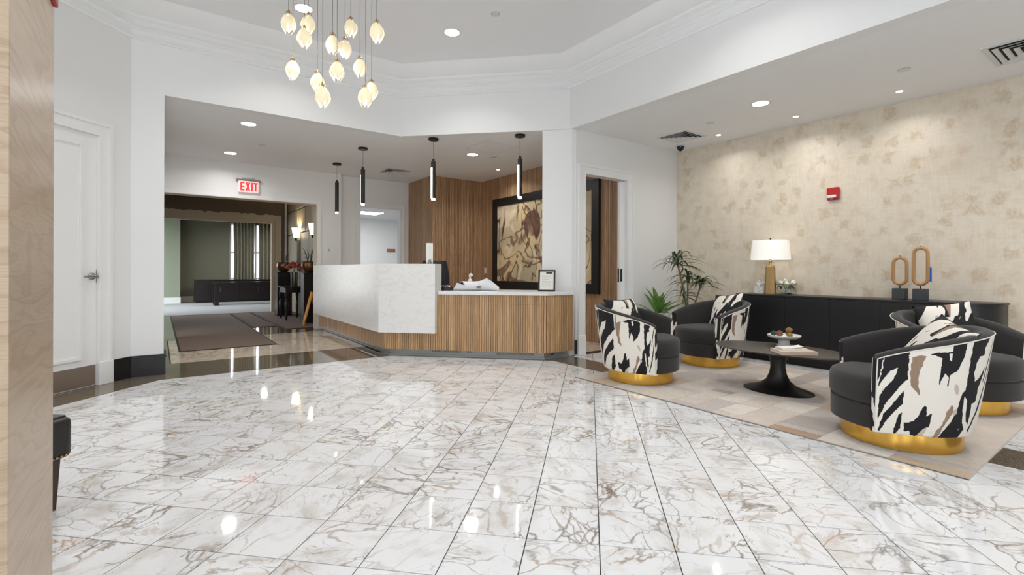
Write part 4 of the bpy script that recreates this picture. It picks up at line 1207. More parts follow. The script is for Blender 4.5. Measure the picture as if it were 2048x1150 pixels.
# chandelier of glass buds
CH = Vector((-1.93, 3.44, 0))
ch = thing('chandelier', (CH.x, CH.y, ZU), 0, 'cluster chandelier of glowing cream glass buds on thin cords', 'chandelier')
MB().lathe([(0.42, 0), (0.42, -0.03), (0.40, -0.045), (0.001, -0.045)], 48, cap=False).build('canopy', 'brass', ch)
def bud_meshes():
    mb = MB(); ns, nt = 10, 6
    for k in range(5):
        base = k * 2 * math.pi / 5 + 0.2
        L = 0.165 if k % 2 else 0.178
        sh = 0.0 if k % 2 else 0.004
        vs = []
        for i in range(ns + 1):
            s_ = i / ns
            r = 0.009 + (0.05 + sh) * math.sin(math.pi * min(1, s_ * 0.93)) ** 0.75 * (1.0 if s_ < 0.6 else 1 - 0.25 * (s_ - 0.6) / 0.4)
            half = 0.62 * math.sin(math.pi * min(1, s_ * 0.97 + 0.03)) ** 0.6
            for j in range(nt + 1):
                q = (j / nt * 2 - 1)
                a = base + q * half * 1.15
                vs.append((r * math.cos(a), r * math.sin(a), -0.012 - L * s_ + 0.012 * q * q * s_))
        mb.add(vs, [(i * (nt + 1) + j, i * (nt + 1) + j + 1, (i + 1) * (nt + 1) + j + 1, (i + 1) * (nt + 1) + j) for i in range(ns) for j in range(nt)])
    pet = mb.mesh('petals', 60); pet.materials.append(M['petal'])
    cp = MB(); cp.lathe([(0.002, 0.022), (0.006, 0.018), (0.008, 0.0), (0.014, -0.01), (0.012, -0.02)], 12)
    for k in range(5):
        a = k * 2 * math.pi / 5 + 0.2
        cp.tube([(0.008 * math.cos(a), 0.008 * math.sin(a), -0.004), (0.02 * math.cos(a), 0.02 * math.sin(a), 0.004), (0.026 * math.cos(a), 0.026 * math.sin(a), -0.014)], 0.0022, 5)
    cap_ = cp.mesh('cap'); cap_.materials.append(M['brass'])
    bb = MB(); bb.lathe([(0.004, -0.02), (0.016, -0.04), (0.02, -0.085), (0.016, -0.13), (0.004, -0.145)], 12)
    bul = bb.mesh('bulb'); bul.materials.append(M['bulb'])
    return pet, cap_, bul
pet, capm, bul = bud_meshes()
buds = [(577, 24), (616.6, 27), (609, 53), (585.6, 118), (635, 143), (645, 169), (665.4, 68), (690, 77), (674, 120), (701.6, 36), (720, 115), (753.4, 42), (730.6, 172), (743, 161)]
random.seed(21)
for k, (x, y) in enumerate(buds):
    dep = 3.7 + random.uniform(-0.26, 0.26) + (-0.1 if k in (1, 3, 5, 12) else 0.08)
    r = ray(x, y); sc = dep / (r[0] * FW[0] + r[1] * FW[1])
    p = Vector((r[0] * sc, r[1] * sc, CAM_H + r[2] * sc)) - Vector((CH.x, CH.y, ZU))
    cb = MB(); cb.tube([(p.x, p.y, -0.045), (p.x, p.y, p.z + 0.02)], 0.0016, 5); cb.build('cord', 'cord', ch)
    b = bpy.data.objects.new('bud_cap', capm); col.objects.link(b); b.parent = ch; b.location = p; b.rotation_euler = (0, 0, random.uniform(0, 6.28))
    for nm, me in (('petals', pet), ('bulb', bul)):
        q = bpy.data.objects.new(nm, me); col.objects.link(q); q.parent = b
    b.scale = (0.84, 0.84, 0.88)
    lamp('bud_glow', 'POINT', (0, 0, -0.165), 1.5, (1, 0.9, 0.74), 0.012, b)

# ------------------------------------------------------------------ lounge: rug
RU0, RU1, RV0, RV1 = 3.585, 5.98, -3.80, -0.69
rug = thing('patchwork_rug', UV((RU0 + RU1) / 2, (RV0 + RV1) / 2), 0, 'patchwork hide rug in sand and taupe under the lounge chairs', 'rug')
rug.location = (0, 0, 0)
MB(uvx).box(RU0, RU1, RV0, RV1, 0.001, 0.006).build('backing', M['hides'][1], rug, smooth=0)
MB(uvx).box(RU0, RU0 + 0.006, RV0, RV1, 0.001, 0.0085).build('binding', M['hides'][4], rug, smooth=0)
random.seed(4)
v = RV0 + 0.004; 
while v < RV1 - 0.01:
    dv = min(random.choice((0.2, 0.26, 0.32)), RV1 - 0.004 - v)
    if RV1 - 0.004 - (v + dv) < 0.12: dv = RV1 - 0.004 - v
    u = RU0 + 0.008
    while u < RU1 - 0.01:
        du = min(random.choice((0.1, 0.3, 0.42, 0.55, 0.65)), RU1 - 0.004 - u)
        if RU1 - 0.004 - (u + du) < 0.1: du = RU1 - 0.004 - u
        m = random.choices(range(6), (30, 22, 22, 12, 14, 4 if du < 0.35 else 0))[0]
        MB(uvx).box(u + 0.001, u + du - 0.001, v + 0.001, v + dv - 0.001, 0.006, 0.009 + random.uniform(0, 0.0012)).build('hide_patch', M['hides'][m], rug, smooth=0)
        u += du
    v += dv

# ------------------------------------------------------------------ swivel barrel chairs
def barrel_chair():
    o = thing('barrel_chair', (0, 0, 0))
    MB().lathe([(0.328, 0.0), (0.33, 0.002), (0.33, 0.122), (0.326, 0.125)], 64).build('base', 'gold', o)
    # plan of the shell: straight arms, half ellipse back.  q 0..1 from one arm front to the other
    AF = 0.245
    def plan(q, w, b):                                     # w half width, b back depth
        arm = AF; arc = math.pi * (w + b) / 2
        L = 2 * arm + arc; s_ = q * L
        if s_ < arm: return Vector((AF - s_, -w - 0.0 * s_)), s_, L
        if s_ > arm + arc: return Vector((s_ - arm - arc, w)), s_, L
        a = (s_ - arm) / arc * math.pi
        return Vector((-b * math.sin(a), -w * math.cos(a))), s_, L
    N = 56
    def hgt(q): 
        k = math.sin(math.pi * q)
        return 0.585 + 0.165 * (max(0, k) ** 0.85)
    zb = 0.118
    def wb(z, inner=False):                                # flare of the outside
        f = (z - zb) / 0.63
        return 0.365 + 0.055 * f ** 0.8, 0.37 + 0.105 * f ** 0.8
    NP, NZ = 440, 120
    outer = MB(); vs = []; uvl = []
    for i in range(NP + 1):
        q = i / NP; H_ = hgt(q)
        for j in range(NZ + 1):
            z = zb + (H_ - zb) * j / NZ
            w_, b_ = wb(z); p, s_, L = plan(q, w_, b_)
            if j == 0: p = p * 0.99
            vs.append((p.x, p.y, z)); uvl.append((1.95 * (1 - s_ / L), (z - zb) / (0.62 if abs(q - 0.5) < 0.3 else 0.52)))
    outer.add(vs, [(i * (NZ + 1) + j, (i + 1) * (NZ + 1) + j, (i + 1) * (NZ + 1) + j + 1, i * (NZ + 1) + j + 1) for i in range(NP) for j in range(NZ)])
    th = 0.085
    for q in (0.0, 1.0):                                    # printed strip on each arm front
        sgn = -1 if q == 0 else 1; v2 = []; n2 = 20
        for j in range(n2 + 1):
            z = zb + (hgt(q) - zb) * j / n2; w_, b_ = wb(z)
            for d in (0.0, 0.01, 0.03, 0.05, th):
                v2.append((AF + 0.014 * math.sin(math.pi * d / th), sgn * (w_ - d), z)); uvl.append((0.9 + d if q == 0 else 0.55 - d, (z - zb) / 0.55))
        outer.add(v2, [(j * 5 + d, j * 5 + d + 1, (j + 1) * 5 + d + 1, (j + 1) * 5 + d) for j in range(n2) for d in range(4)])
    oo = outer.build('outer_shell', 'print', o, smooth=60)
    paint_print(oo.data, uvl)
    # inside upholstery and rolled rim
    inner = MB(); vs = []
    prof = [(0.004, 0.0), (0.012, 0.012), (0.03, 0.02), (0.06, 0.018), (0.082, 0.0), (0.088, -0.03), (0.094, -0.15), (0.1, -0.35)]
    K = len(prof)
    for i in range(N + 1):
        q = i / N; H_ = hgt(q)
        for d, dz in prof:
            z = max(H_ + dz, 0.24); w_, b_ = wb(H_); p, _, _ = plan(q, w_ - d, b_ - d)
            vs.append((p.x, p.y, z))
    inner.add(vs, [(i * K + j, (i + 1) * K + j, (i + 1) * K + j + 1, i * K + j + 1) for i in range(N) for j in range(K - 1)])
    inner.add(vs[:K], [tuple(range(K))]); inner.add(vs[-K:], [tuple(range(K))])
    inner.build('inner_upholstery', 'charcoal', o, smooth=60)
    pp = []
    for i in range(N + 1):
        q = i / N; w_, b_ = wb(hgt(q)); p, _, _ = plan(q, w_ + 0.001, b_ + 0.001); pp.append((p.x, p.y, hgt(q) + 0.001))
    w0, _ = wb(0.13); 
    front = [(AF + 0.002, -(w0 + (wb(z)[0] - w0)), z) for z in (0.14, 0.25, 0.36, 0.47)]
    pp = front + pp + [(x_, -y_, z) for x_, y_, z in front[::-1]]
    MB().tube(pp, 0.0036, 6).build('piping', 'piping', oo)
    # seat: front rail and thick cushion with bowed front
    def seat(z0, z1, bow, inset, name, puff):
        pts = []; w_ = 0.345 - inset
        for k in range(13):
            a = k / 12; pts.append((AF - 0.02 + bow * math.sin(math.pi * a) ** 0.7, -w_ + 2 * w_ * a))
        for k in range(13):
            a = math.pi * k / 12; pts.append((-0.36 * math.sin(a) * 0.95, w_ * math.cos(a) * 0.98))
        mb = MB(); n = len(pts); c0 = Vector((0.0, 0))
        lay = [(0.0, 0.96, z0), (0, 1.0, z0 + puff * 0.4), (0, 1.0, z1 - puff), (0, 0.965, z1 - puff * 0.35), (0, 0.86, z1), (0, 0.5, z1 + puff * 0.25), (0, 0.02, z1 + puff * 0.3)]
        vs = [(p[0] * s_, p[1] * s_, z) for _, s_, z in lay for p in pts]
        fs = [(i * n + k, i * n + (k + 1) % n, (i + 1) * n + (k + 1) % n, (i + 1) * n + k) for i in range(len(lay) - 1) for k in range(n)]
        fs.append(tuple(range(n))[::-1]); fs.append(tuple((len(lay) - 1) * n + k for k in range(n)))
        mb.add(vs, fs); return mb.build(name, 'charcoal', o, smooth=50)
    seat(0.121, 0.275, 0.165, 0.0, 'seat_rail', 0.012)
    seat(0.277, 0.45, 0.175, -0.002, 'seat_cushion', 0.045)
    return o
def pillow():
    o = thing('throw_pillow', (0, 0, 0)); n = 16; mb = MB(); vs = []; uvl = []
    for sgn in (1, -1):
        for i in range(n + 1):
            for j in range(n + 1):
                x_, y_ = i / n * 2 - 1, j / n * 2 - 1
                pin = 1 - 0.07 * (1 - abs(x_)) * 0 
                e_ = (1 - x_ * x_) * (1 - y_ * y_)
                sx = 0.21 * x_ * (1 - 0.085 * (1 - y_ * y_)); sy = 0.21 * y_ * (1 - 0.085 * (1 - x_ * x_))
                vs.append((sgn * 0.075 * e_ ** 0.42, sx, sy + 0.21)); uvl.append((sx + (0.6 if sgn > 0 else 2.0), sy + 0.3))
    fs = []
    for s_ in (0, 1):
        b_ = s_ * (n + 1) ** 2
        for i in range(n):
            for j in range(n): fs.append((b_ + i * (n + 1) + j, b_ + (i + 1) * (n + 1) + j, b_ + (i + 1) * (n + 1) + j + 1, b_ + i * (n + 1) + j + 1))
    mb.add(vs, fs, [[uvl[k] for k in f] for f in fs]); cov_ = mb.build('cover', 'print_pillow', o, smooth=60)
    ed = []
    for k in range(4 * n):
        s_, t_ = k // n, (k % n) / n * 2 - 1
        x_, y_ = ((t_, -1), (1, t_), (-t_, 1), (-1, -t_))[s_]
        ed.append((0, 0.21 * x_ * (1 - 0.085 * (1 - y_ * y_)), 0.21 * y_ * (1 - 0.085 * (1 - x_ * x_)) + 0.21))
    MB().tube(ed, 0.004, 5, closed=True).build('seam', 'charcoal', o)
    return o
ch0, pl0 = barrel_chair(), pillow()
spots = [(4.096, -3.355, -21, 'barrel swivel chair beside the pocket door, its printed back to the desk', 'printed throw pillow on the chair beside the pocket door', 0.0),
         (5.482, -3.416, -148, 'barrel swivel chair between the plants and the lamp end of the sideboard', 'printed throw pillow on the chair before the plants', 8),
         (4.091, -1.144, 169, 'barrel swivel chair at the rug corner with printed side fully showing', 'printed throw pillow on the chair at the rug corner', -14),
         (5.48, -1.14, -80, 'barrel swivel chair between the ring sculptures and another barrel chair', 'printed throw pillow on the chair before the ring sculptures', 10)]
for k, (u, v, ang, lb, pb_, pr) in enumerate(spots):
    c = ch0 if k == 0 else copy_tree(ch0); p = pl0 if k == 0 else copy_tree(pl0)
    c.location = UV(u, v, 0.0105); c.rotation_euler = (0, 0, math.radians(ang)); tag(c, lb, 'armchair', 'barrel chairs around the coffee table')
    a = math.radians(ang); back, side, yaw_ = ((0.08, 0.0, -32), (0.15, 0.04, 0), (0.04, 0.05, 12), (0.14, 0.12, -34))[k]
    p.location = UV(u, v, 0.0105 + 0.462) + Vector((-back * math.cos(a) - side * math.sin(a), -back * math.sin(a) + side * math.cos(a), 0))
    p.rotation_euler = (math.radians(pr), math.radians((-33, -26, -35, -26)[k]), a + math.radians(yaw_)); p.rotation_mode = 'XYZ'
    tag(p, pb_, 'pillow', 'printed throw pillows on the barrel chairs')

# ------------------------------------------------------------------ coffee table and what stands on it
TB = (4.75, -2.26); TZ = 0.405
tb = thing('tulip_table', UV(*TB, 0.0105), -math.pi / 4, 'low black oval tulip coffee table on the hide rug', 'coffee table')
MB().lathe([(0.001, TZ - 0.028), (0.93, TZ - 0.028), (0.985, TZ - 0.018), (1.0, TZ - 0.011), (0.995, TZ - 0.0105), (0.001, TZ - 0.0105)], 64, (0, 0, 0), 0.60, 0.38, cap=False).build('tabletop', 'tabletop', tb)
MB().lathe([(1.0, 0.0), (1.0, 0.005), (0.93, 0.014), (0.72, 0.03), (0.5, 0.058), (0.34, 0.1), (0.25, 0.16), (0.215, 0.22), (0.225, 0.28), (0.28, 0.33), (0.4, 0.365), (0.5, TZ - 0.03)], 48, (0, 0, 0), 0.31, 0.235).build('pedestal', 'black', tb)
bp = atz(1568, 691, TZ)
bw_ = thing('footed_bowl', bp, 0, 'white veined marble footed bowl on the coffee table', 'bowl')
MB().lathe([(0.062, 0), (0.06, 0.004), (0.052, 0.01), (0.05, 0.055), (0.06, 0.062), (0.12, 0.072), (0.145, 0.088), (0.15, 0.105), (0.145, 0.108), (0.138, 0.1), (0.11, 0.086), (0.001, 0.082)], 40, cap=False).build('bowl_body', 'marblebowl', bw_)
def cone(p, r, hgt_, mat, label, seed):
    random.seed(seed); mb = MB()
    rows = 5
    for j in range(rows):
        f = j / (rows - 1); rr = r * math.sin(math.pi * (0.2 + 0.72 * f)); n = 8
        for k in range(n):
            a = 2 * math.pi * (k + 0.5 * (j % 2)) / n
            ca, sa = math.cos(a), math.sin(a); z = hgt_ * (0.12 + 0.75 * f)
            mb.add([(0.35 * rr * ca - 0.3 * rr * sa, 0.35 * rr * sa + 0.3 * rr * ca, z - 0.004), (0.35 * rr * ca + 0.3 * rr * sa, 0.35 * rr * sa - 0.3 * rr * ca, z - 0.004), (rr * 1.05 * ca, rr * 1.05 * sa, z + hgt_ * 0.16), (0.4 * rr * ca, 0.4 * rr * sa, z + hgt_ * 0.1)],
                   [(0, 1, 2), (0, 2, 3), (1, 3, 2), (0, 3, 1)])
    mb.lathe([(r * 0.3, 0), (r * 0.72, hgt_ * 0.25), (r * 0.68, hgt_ * 0.6), (r * 0.2, hgt_ * 0.98)], 10)
    tag(mb.build('dried_pod', mat, loc=p, smooth=20), label, 'dried pod', 'dried pods in the marble bowl')
for dx, dy, dz, r, hh_, mt, lb, sd_ in ((-0.045, -0.01, 0.083, 0.042, 0.062, 'pine1', 'brown dried pod in the marble bowl', 1), (0.05, 0.02, 0.083, 0.04, 0.06, 'pine1', 'dark brown dried pod under the golden one', 2),
                                    (0.03, -0.06, 0.084, 0.036, 0.045, 'pine2', 'small olive dried pod at the bowl rim', 3), (0.045, 0.0, 0.125, 0.04, 0.05, 'pine3', 'golden dried pod on top of the others', 4), (-0.075, 0.06, 0.085, 0.036, 0.05, 'pine4', 'dark teal dried pod at the back of the bowl', 5)):
    cone(bp + Vector((dx, dy, dz + 0.006)), r, hh_, mt, lb, sd_)
bk0 = atz(1586, 707, TZ); rz_ = math.radians(4)
def book(z, w_, d_, th, rz, off, lbl, cover):
    o = thing('book', bk0 + Vector((off[0], off[1], z)), rz, lbl, 'book')
    MB().box(-w_ / 2, w_ / 2, -d_ / 2, d_ / 2, 0.004, th - 0.004).build('pages', 'paper', o, smooth=0)
    cv = MB(); cv.box(-w_ / 2 - 0.004, w_ / 2 + 0.004, -d_ / 2 - 0.004, d_ / 2, 0, 0.004); cv.box(-w_ / 2 - 0.004, w_ / 2 + 0.004, -d_ / 2 - 0.004, d_ / 2, th - 0.004, th)
    cv.box(-w_ / 2 - 0.004, w_ / 2 + 0.004, -d_ / 2 - 0.006, -d_ / 2 - 0.003, 0, th)
    cv.build('cover', cover, o, smooth=0)
M['cover1'] = plain('tan_book_cover', (206, 186, 164), 0.6); M['cover2'] = plain('ivory_book_cover', (228, 222, 210), 0.5)
book(0.0, 0.30, 0.22, 0.03, rz_, (0.01, 0.02), 'large tan book at the bottom of the coffee table stack', 'cover1')
book(0.03, 0.20, 0.14, 0.016, rz_ + 0.05, (-0.01, 0.03), 'smaller ivory book stacked on the tan one', 'cover2')
mg = MB(); nn = 10
vs = [(-0.09 + 0.18 * i / nn, y_, 0.047 + 0.016 * (i / nn) ** 2.5) for i in range(nn + 1) for y_ in (-0.05, 0.06)]
mg.add(vs, [(2 * i, 2 * i + 2, 2 * i + 3, 2 * i + 1) for i in range(nn)])
mo_ = mg.build('magazine', 'paper', loc=bk0 + Vector((-0.01, 0.035, 0))); sm_ = mo_.modifiers.new('solid', 'SOLIDIFY'); sm_.thickness = 0.003; sm_.offset = 1
tag(mo_, 'curled ivory booklet on top of the book stack', 'booklet')

# ------------------------------------------------------------------ black sideboard along the wallpaper
SB = thing('sideboard', UV(6.45, -2.3, 0), -math.pi / 4, 'long black sideboard with rounded end against the wallpaper', 'sideboard')
sbx = lambda v_: v_ + 2.3                                  # local x along the wall (south-east), local -y into the room
F0, BK, X0, X1, ZT = -0.235, 0.225, -1.195, 1.30, 0.84
def sb_outline(e_):
    pts = [(X0 - e_, BK), (X0 - e_, F0 - e_)]
    R_ = 0.30
    for k in range(13):
        a = -math.pi / 2 + math.pi / 2 * k / 12; pts.append((X1 - R_ + (R_ + e_) * math.cos(a), F0 + R_ + (R_ + e_) * math.sin(a)))
    pts.append((X1 + e_, BK)); return pts
MB().prism(sb_outline(-0.006), 0.08, ZT - 0.022).build('carcass', 'blackpaint', SB, smooth=30)
MB().prism(sb_outline(0.006), ZT - 0.022, ZT).build('top', 'blackpaint', SB, smooth=30, bevel=0.002)
MB().prism([(X0 + 0.05, BK), (X0 + 0.05, F0 + 0.05), (X1 - 0.3, F0 + 0.05), (X1 - 0.1, BK)], 0.0, 0.08).build('plinth', 'black', SB, smooth=0)
seams = [X0] + [sbx(v_) for v_ in (-2.878, -2.383, -1.901, -1.406)]
for k in range(4):
    MB().box(seams[k] + 0.002, seams[k + 1] - 0.002, F0 - 0.008, F0 + 0.012, 0.085, ZT - 0.026).build('door', 'blackpaint', SB, smooth=0)
def onto(x, y): return atz(x, y, ZT)
# table lamp
lp = UV(6.43, -3.16, ZT + 0.0005)
tl = thing('table_lamp', lp, 0, 'brass table lamp with white drum shade on the sideboard', 'lamp')
bd_ = MB(); th0 = math.atan2(-lp.y, -lp.x)
bd_.lathe([(0.074, 0.0), (0.074, 0.006), (0.055, 0.355), (0.045, 0.372), (0.012, 0.376)], 8, rot=th0); bd_.build('body', 'brass', tl, smooth=10)
MB().lathe([(0.011, 0.374), (0.011, 0.40), (0.02, 0.408), (0.022, 0.425), (0.01, 0.436), (0.008, 0.62), (0.001, 0.7)], 14).build('stem', 'brass', tl)
shd = MB(); shd.lathe([(0.235, 0.445), (0.212, 0.692)], 48, cap=False); so_ = shd.build('shade', 'shade', tl); ss = so_.modifiers.new('solid', 'SOLIDIFY'); ss.thickness = 0.003
MB().lathe([(0.004, 0.69), (0.009, 0.70), (0.011, 0.712), (0.004, 0.722)], 12).build('finial', 'black', tl)
sp_ = MB()
for k in range(3):
    a = k * 2 * math.pi / 3; sp_.tube([(0, 0, 0.69), (0.2115 * math.cos(a), 0.2115 * math.sin(a), 0.69)], 0.0018, 5)
sp_.build('spider', 'brass', tl)
MB().sphere((0, 0, 0.56), 0.03, 14, 10).build('bulb', 'bulb', tl)
lamp('lamp_bulb', 'POINT', (0, 0, 0.56), 6, (1, 0.9, 0.74), 0.032, tl)
# white spiky ceramic
wc = onto(1533, 589); wc = UV(6.40, -3.27, ZT + 0.0005)
cr = thing('ceramic_coral', wc, 0.6, 'small white ceramic pot with white coral spikes by the brass lamp', 'ornament'); cr.scale = (1.2, 1.2, 1.25)
MB().box(-0.045, 0.045, -0.045, 0.045, 0, 0.075).build('pot', 'spikes', cr, bevel=0.006)
random.seed(9); ck = MB()
for k in range(14):
    a = random.uniform(0, 6.28); el = random.uniform(0.35, 1.3); L = random.uniform(0.06, 0.085)
    d = Vector((math.cos(a) * math.cos(el), math.sin(a) * math.cos(el), math.sin(el)))
    ck.tube([Vector((0, 0, 0.075)) + d * 0.01, Vector((0, 0, 0.075)) + d * L * 0.7, Vector((0, 0, 0.075)) + d * L], [0.008, 0.01, 0.005], 6)
ck.build('coral_spikes', 'spikes', cr)
sk = MB()
for k in range(7): sk.box(-0.0455, -0.045, -0.035 + 0.012 * (k % 3), -0.028 + 0.012 * (k % 3), 0.01 + 0.009 * k, 0.015 + 0.009 * k)
sk.build('dark_speckles', 'ink', cr, smooth=0)
# roses in a glass bowl
fl = thing('rose_bowl', UV(6.50, -2.99, ZT + 0.0005), 0, 'white roses with leaves in a round glass bowl on the sideboard', 'flowers')
MB().lathe([(0.03, 0.0), (0.055, 0.003), (0.062, 0.02), (0.062, 0.06), (0.058, 0.075), (0.055, 0.075), (0.058, 0.058), (0.058, 0.022), (0.03, 0.008)], 28, cap=False).build('glass_bowl', 'glass', fl)
random.seed(13)
def rose(c, r):
    mb = MB(); mb.sphere((c[0], c[1], c[2] + r * 0.05), r * 0.55, 10, 7)
    for ring, (n, rr, zz, tilt) in enumerate(((3, 0.3, 0.35, 0.15), (5, 0.6, 0.2, 0.45), (6, 0.95, 0.0, 0.85))):
        for k in range(n):
            a = 2 * math.pi * k / n + ring; ca, sa = math.cos(a), math.sin(a); vs = []
            for i in range(4):
                for j in range(4):
                    s_, q = j / 3 * 2 - 1, i / 3
                    rad = rr * r * (0.45 + 0.55 * q) * (1 - 0.12 * s_ * s_)
                    aa = a + s_ * 0.95 * math.sin(math.pi * (0.3 + 0.42 * q))
                    vs.append((c[0] + rad * math.cos(aa), c[1] + rad * math.sin(aa), c[2] + r * (zz - 0.5 + q * (1 - tilt * 0.5) - 0.3 * s_ * s_ * q)))
            mb.add(vs, [(i * 4 + j, i * 4 + j + 1, (i + 1) * 4 + j + 1, (i + 1) * 4 + j) for i in range(3) for j in range(3)])
    return mb
for c, r in (((-0.075, -0.02, 0.145), 0.052), ((-0.02, -0.065, 0.135), 0.056), ((0.062, -0.045, 0.145), 0.06), ((0.08, 0.04, 0.14), 0.052), ((0.0, 0.035, 0.165), 0.056), ((-0.065, 0.06, 0.14), 0.05)):
    rose(c, r).build('rose', 'rose', fl, smooth=60)
def leaf_mesh(L, W, droop, up, n=7, fold=0.25):
    mb = MB(); vs = []
    for i in range(n + 1):
        s_ = i / n; wv = W * (math.sin(math.pi * (0.08 + 0.92 * s_) ** 0.75) if s_ < 1 else 0.02)
        x_ = L * s_ * math.cos(up) * (1 - 0.25 * droop * s_); z_ = L * (s_ * math.sin(up) - droop * s_ * s_)
        vs += [(x_, -wv, z_ + fold * wv), (x_, 0, z_), (x_, wv, z_ + fold * wv)]
    fs = []
    for i in range(n):
        for j in range(2): fs.append((i * 3 + j, i * 3 + j + 1, (i + 1) * 3 + j + 1, (i + 1) * 3 + j))
    mb.add(vs, fs); return mb
lm_ = leaf_mesh(0.085, 0.02, 0.4, 0.2, 5); lme = lm_.mesh('leaf', 60); lme.materials.append(M['leaf2'])
lmd = leaf_mesh(0.085, 0.02, 0.6, 0.0, 5).mesh('leaf', 60); lmd.materials.append(M['leaf'])
for k in range(11):
    q = bpy.data.objects.new('leaf', lme if k % 2 else lmd); col.objects.link(q); q.parent = fl
    a = k * 2.4; q.location = (0.05 * math.cos(a), 0.05 * math.sin(a), 0.09 + 0.012 * (k % 3)); q.rotation_euler = (0, random.uniform(-0.25, 0.3), a)
stm = MB()
for k in range(6):
    a = k * 1.05; stm.tube([(0.03 * math.cos(a), 0.03 * math.sin(a), 0.012), (0.045 * math.cos(a + 2.4), 0.045 * math.sin(a + 2.4), 0.12)], 0.0028, 5)
stm.build('stems', 'leaf2', fl)
# ring sculptures
def ring_sculpture(p, hgt_, label):
    o = thing('ring_sculpture', p, -math.pi / 4, label, 'sculpture', 'wooden ring sculptures on the sideboard')
    MB().box(-0.056, 0.056, -0.056, 0.056, 0, 0.118).build('stone_base', 'stoneblk', o, smooth=0, bevel=0.003)
    MB().tube([(0, 0, 0.118), (0, 0, 0.15)], 0.007, 8).build('metal_pin', 'black', o)
    R_ = 0.0585; st = hgt_ - 2 * R_ - 0.036; pts = []
    zc = 0.146 + R_ + 0.018
    for k in range(17): a = math.pi + math.pi * k / 16; pts.append((R_ * math.cos(a), 0, zc + R_ * math.sin(a)))
    for k in range(1, 4): pts.append((R_, 0, zc + st * k / 4))
    for k in range(17): a = math.pi * k / 16; pts.append((R_ * math.cos(a), 0, zc + st + R_ * math.sin(a)))
    for k in range(1, 4): pts.append((-R_, 0, zc + st - st * k / 4))
    MB().tube(pts, 0.0165, 12, closed=True).build('wood_ring', 'ashwood', o)
    MB().tube([(0, 0, zc + st + R_ + 0.01), (0, 0, zc + st + R_ + 0.024)], 0.006, 8).build('top_pin', 'black', o)
ring_sculpture(UV(6.44, -1.795, ZT + 0.0005), 0.315, 'shorter wooden ring sculpture on a charcoal cube')
ring_sculpture(UV(6.44, -1.62, ZT + 0.0005), 0.415, 'taller wooden ring sculpture on a charcoal cube')

# ------------------------------------------------------------------ plants in the corner
def strap_plant(o, c, n, L, W, mat, seed, lo, hi, dro, parent_name='leaf'):
    random.seed(seed); vars_ = []
    for k in range(5):
        me = leaf_mesh(L * random.uniform(0.8, 1.1), W, dro[0] + (dro[1] - dro[0]) * k / 4, lo + (hi - lo) * k / 4, 9).mesh('leaf', 60); me.materials.append(M[mat]); vars_.append(me)
    for k in range(n):
        q = bpy.data.objects.new('leaf', random.choice(vars_)); col.objects.link(q); q.parent = o
        q.location = (c[0], c[1], c[2] + random.uniform(-0.06, 0.06)); s_ = random.uniform(0.75, 1.1); q.scale = (s_, s_, s_)
        q.rotation_euler = (random.uniform(-0.25, 0.25), 0, k * 2.4 + random.uniform(-0.3, 0.3))
def pot(o, r, hgt_, mat):
    MB().lathe([(r * 0.7, 0), (r * 0.72, 0.005), (r, hgt_ * 0.98), (r * 0.97, hgt_), (r * 0.92, hgt_), (r * 0.9, hgt_ - 0.04)], 32, cap=False).build('pot', mat, o)
    MB().lathe([(r * 0.7, 0.002), (0.001, 0.002)], 24, cap=False).build('pot_bottom', mat, o)
    MB().lathe([(r * 0.9, hgt_ - 0.04), (0.001, hgt_ - 0.03)], 24, cap=False).build('soil', 'soil', o)
dp = UV(6.04, -4.16, 0)
dr = thing('dracaena', dp, 0, 'tall dracaena with drooping strap leaves in the corner by the wallpaper', 'potted plant')
pot(dr, 0.17, 0.34, 'stoneblk')
def world_at(x, y, depth):
    r = ray(x, y); s_ = depth / (r[0] * FW[0] + r[1] * FW[1]); return Vector((r[0] * s_, r[1] * s_, CAM_H + r[2] * s_))
D0 = dp.x * FW[0] + dp.y * FW[1]
crowns = [((1355, 526), -0.12, 34, 0.50), ((1376, 560), 0.0, 22, 0.42), ((1402, 570), 0.06, 28, 0.38), ((1368, 592), -0.2, 14, 0.34)]
for k, ((x, y), dd, n, L) in enumerate(crowns):
    c = world_at(x, y, D0 + dd) - dp
    b = Vector((0.05 * math.cos(k * 1.9), 0.05 * math.sin(k * 1.9), 0.31))
    mid = b.lerp(c, 0.5) + Vector((0.03, 0.01, 0))
    tr_ = MB().tube([b, mid, c], [0.016, 0.013, 0.011], 8).build('trunk', 'stem', dr)
    strap_plant(tr_, c, n, L * 1.25, 0.019, 'leaf', 40 + k, 0.2, 1.3, (0.4, 1.1))
sp0 = UV(5.72, -4.36, 0)
br = thing('bromeliad', sp0, 0, 'bright green broad leaved plant between the two chairs by the pocket door', 'potted plant')
pot(br, 0.15, 0.55, 'white')
strap_plant(br, (0, 0, 0.54), 34, 0.52, 0.034, 'leaf2', 77, 0.4, 1.4, (0.05, 0.45))

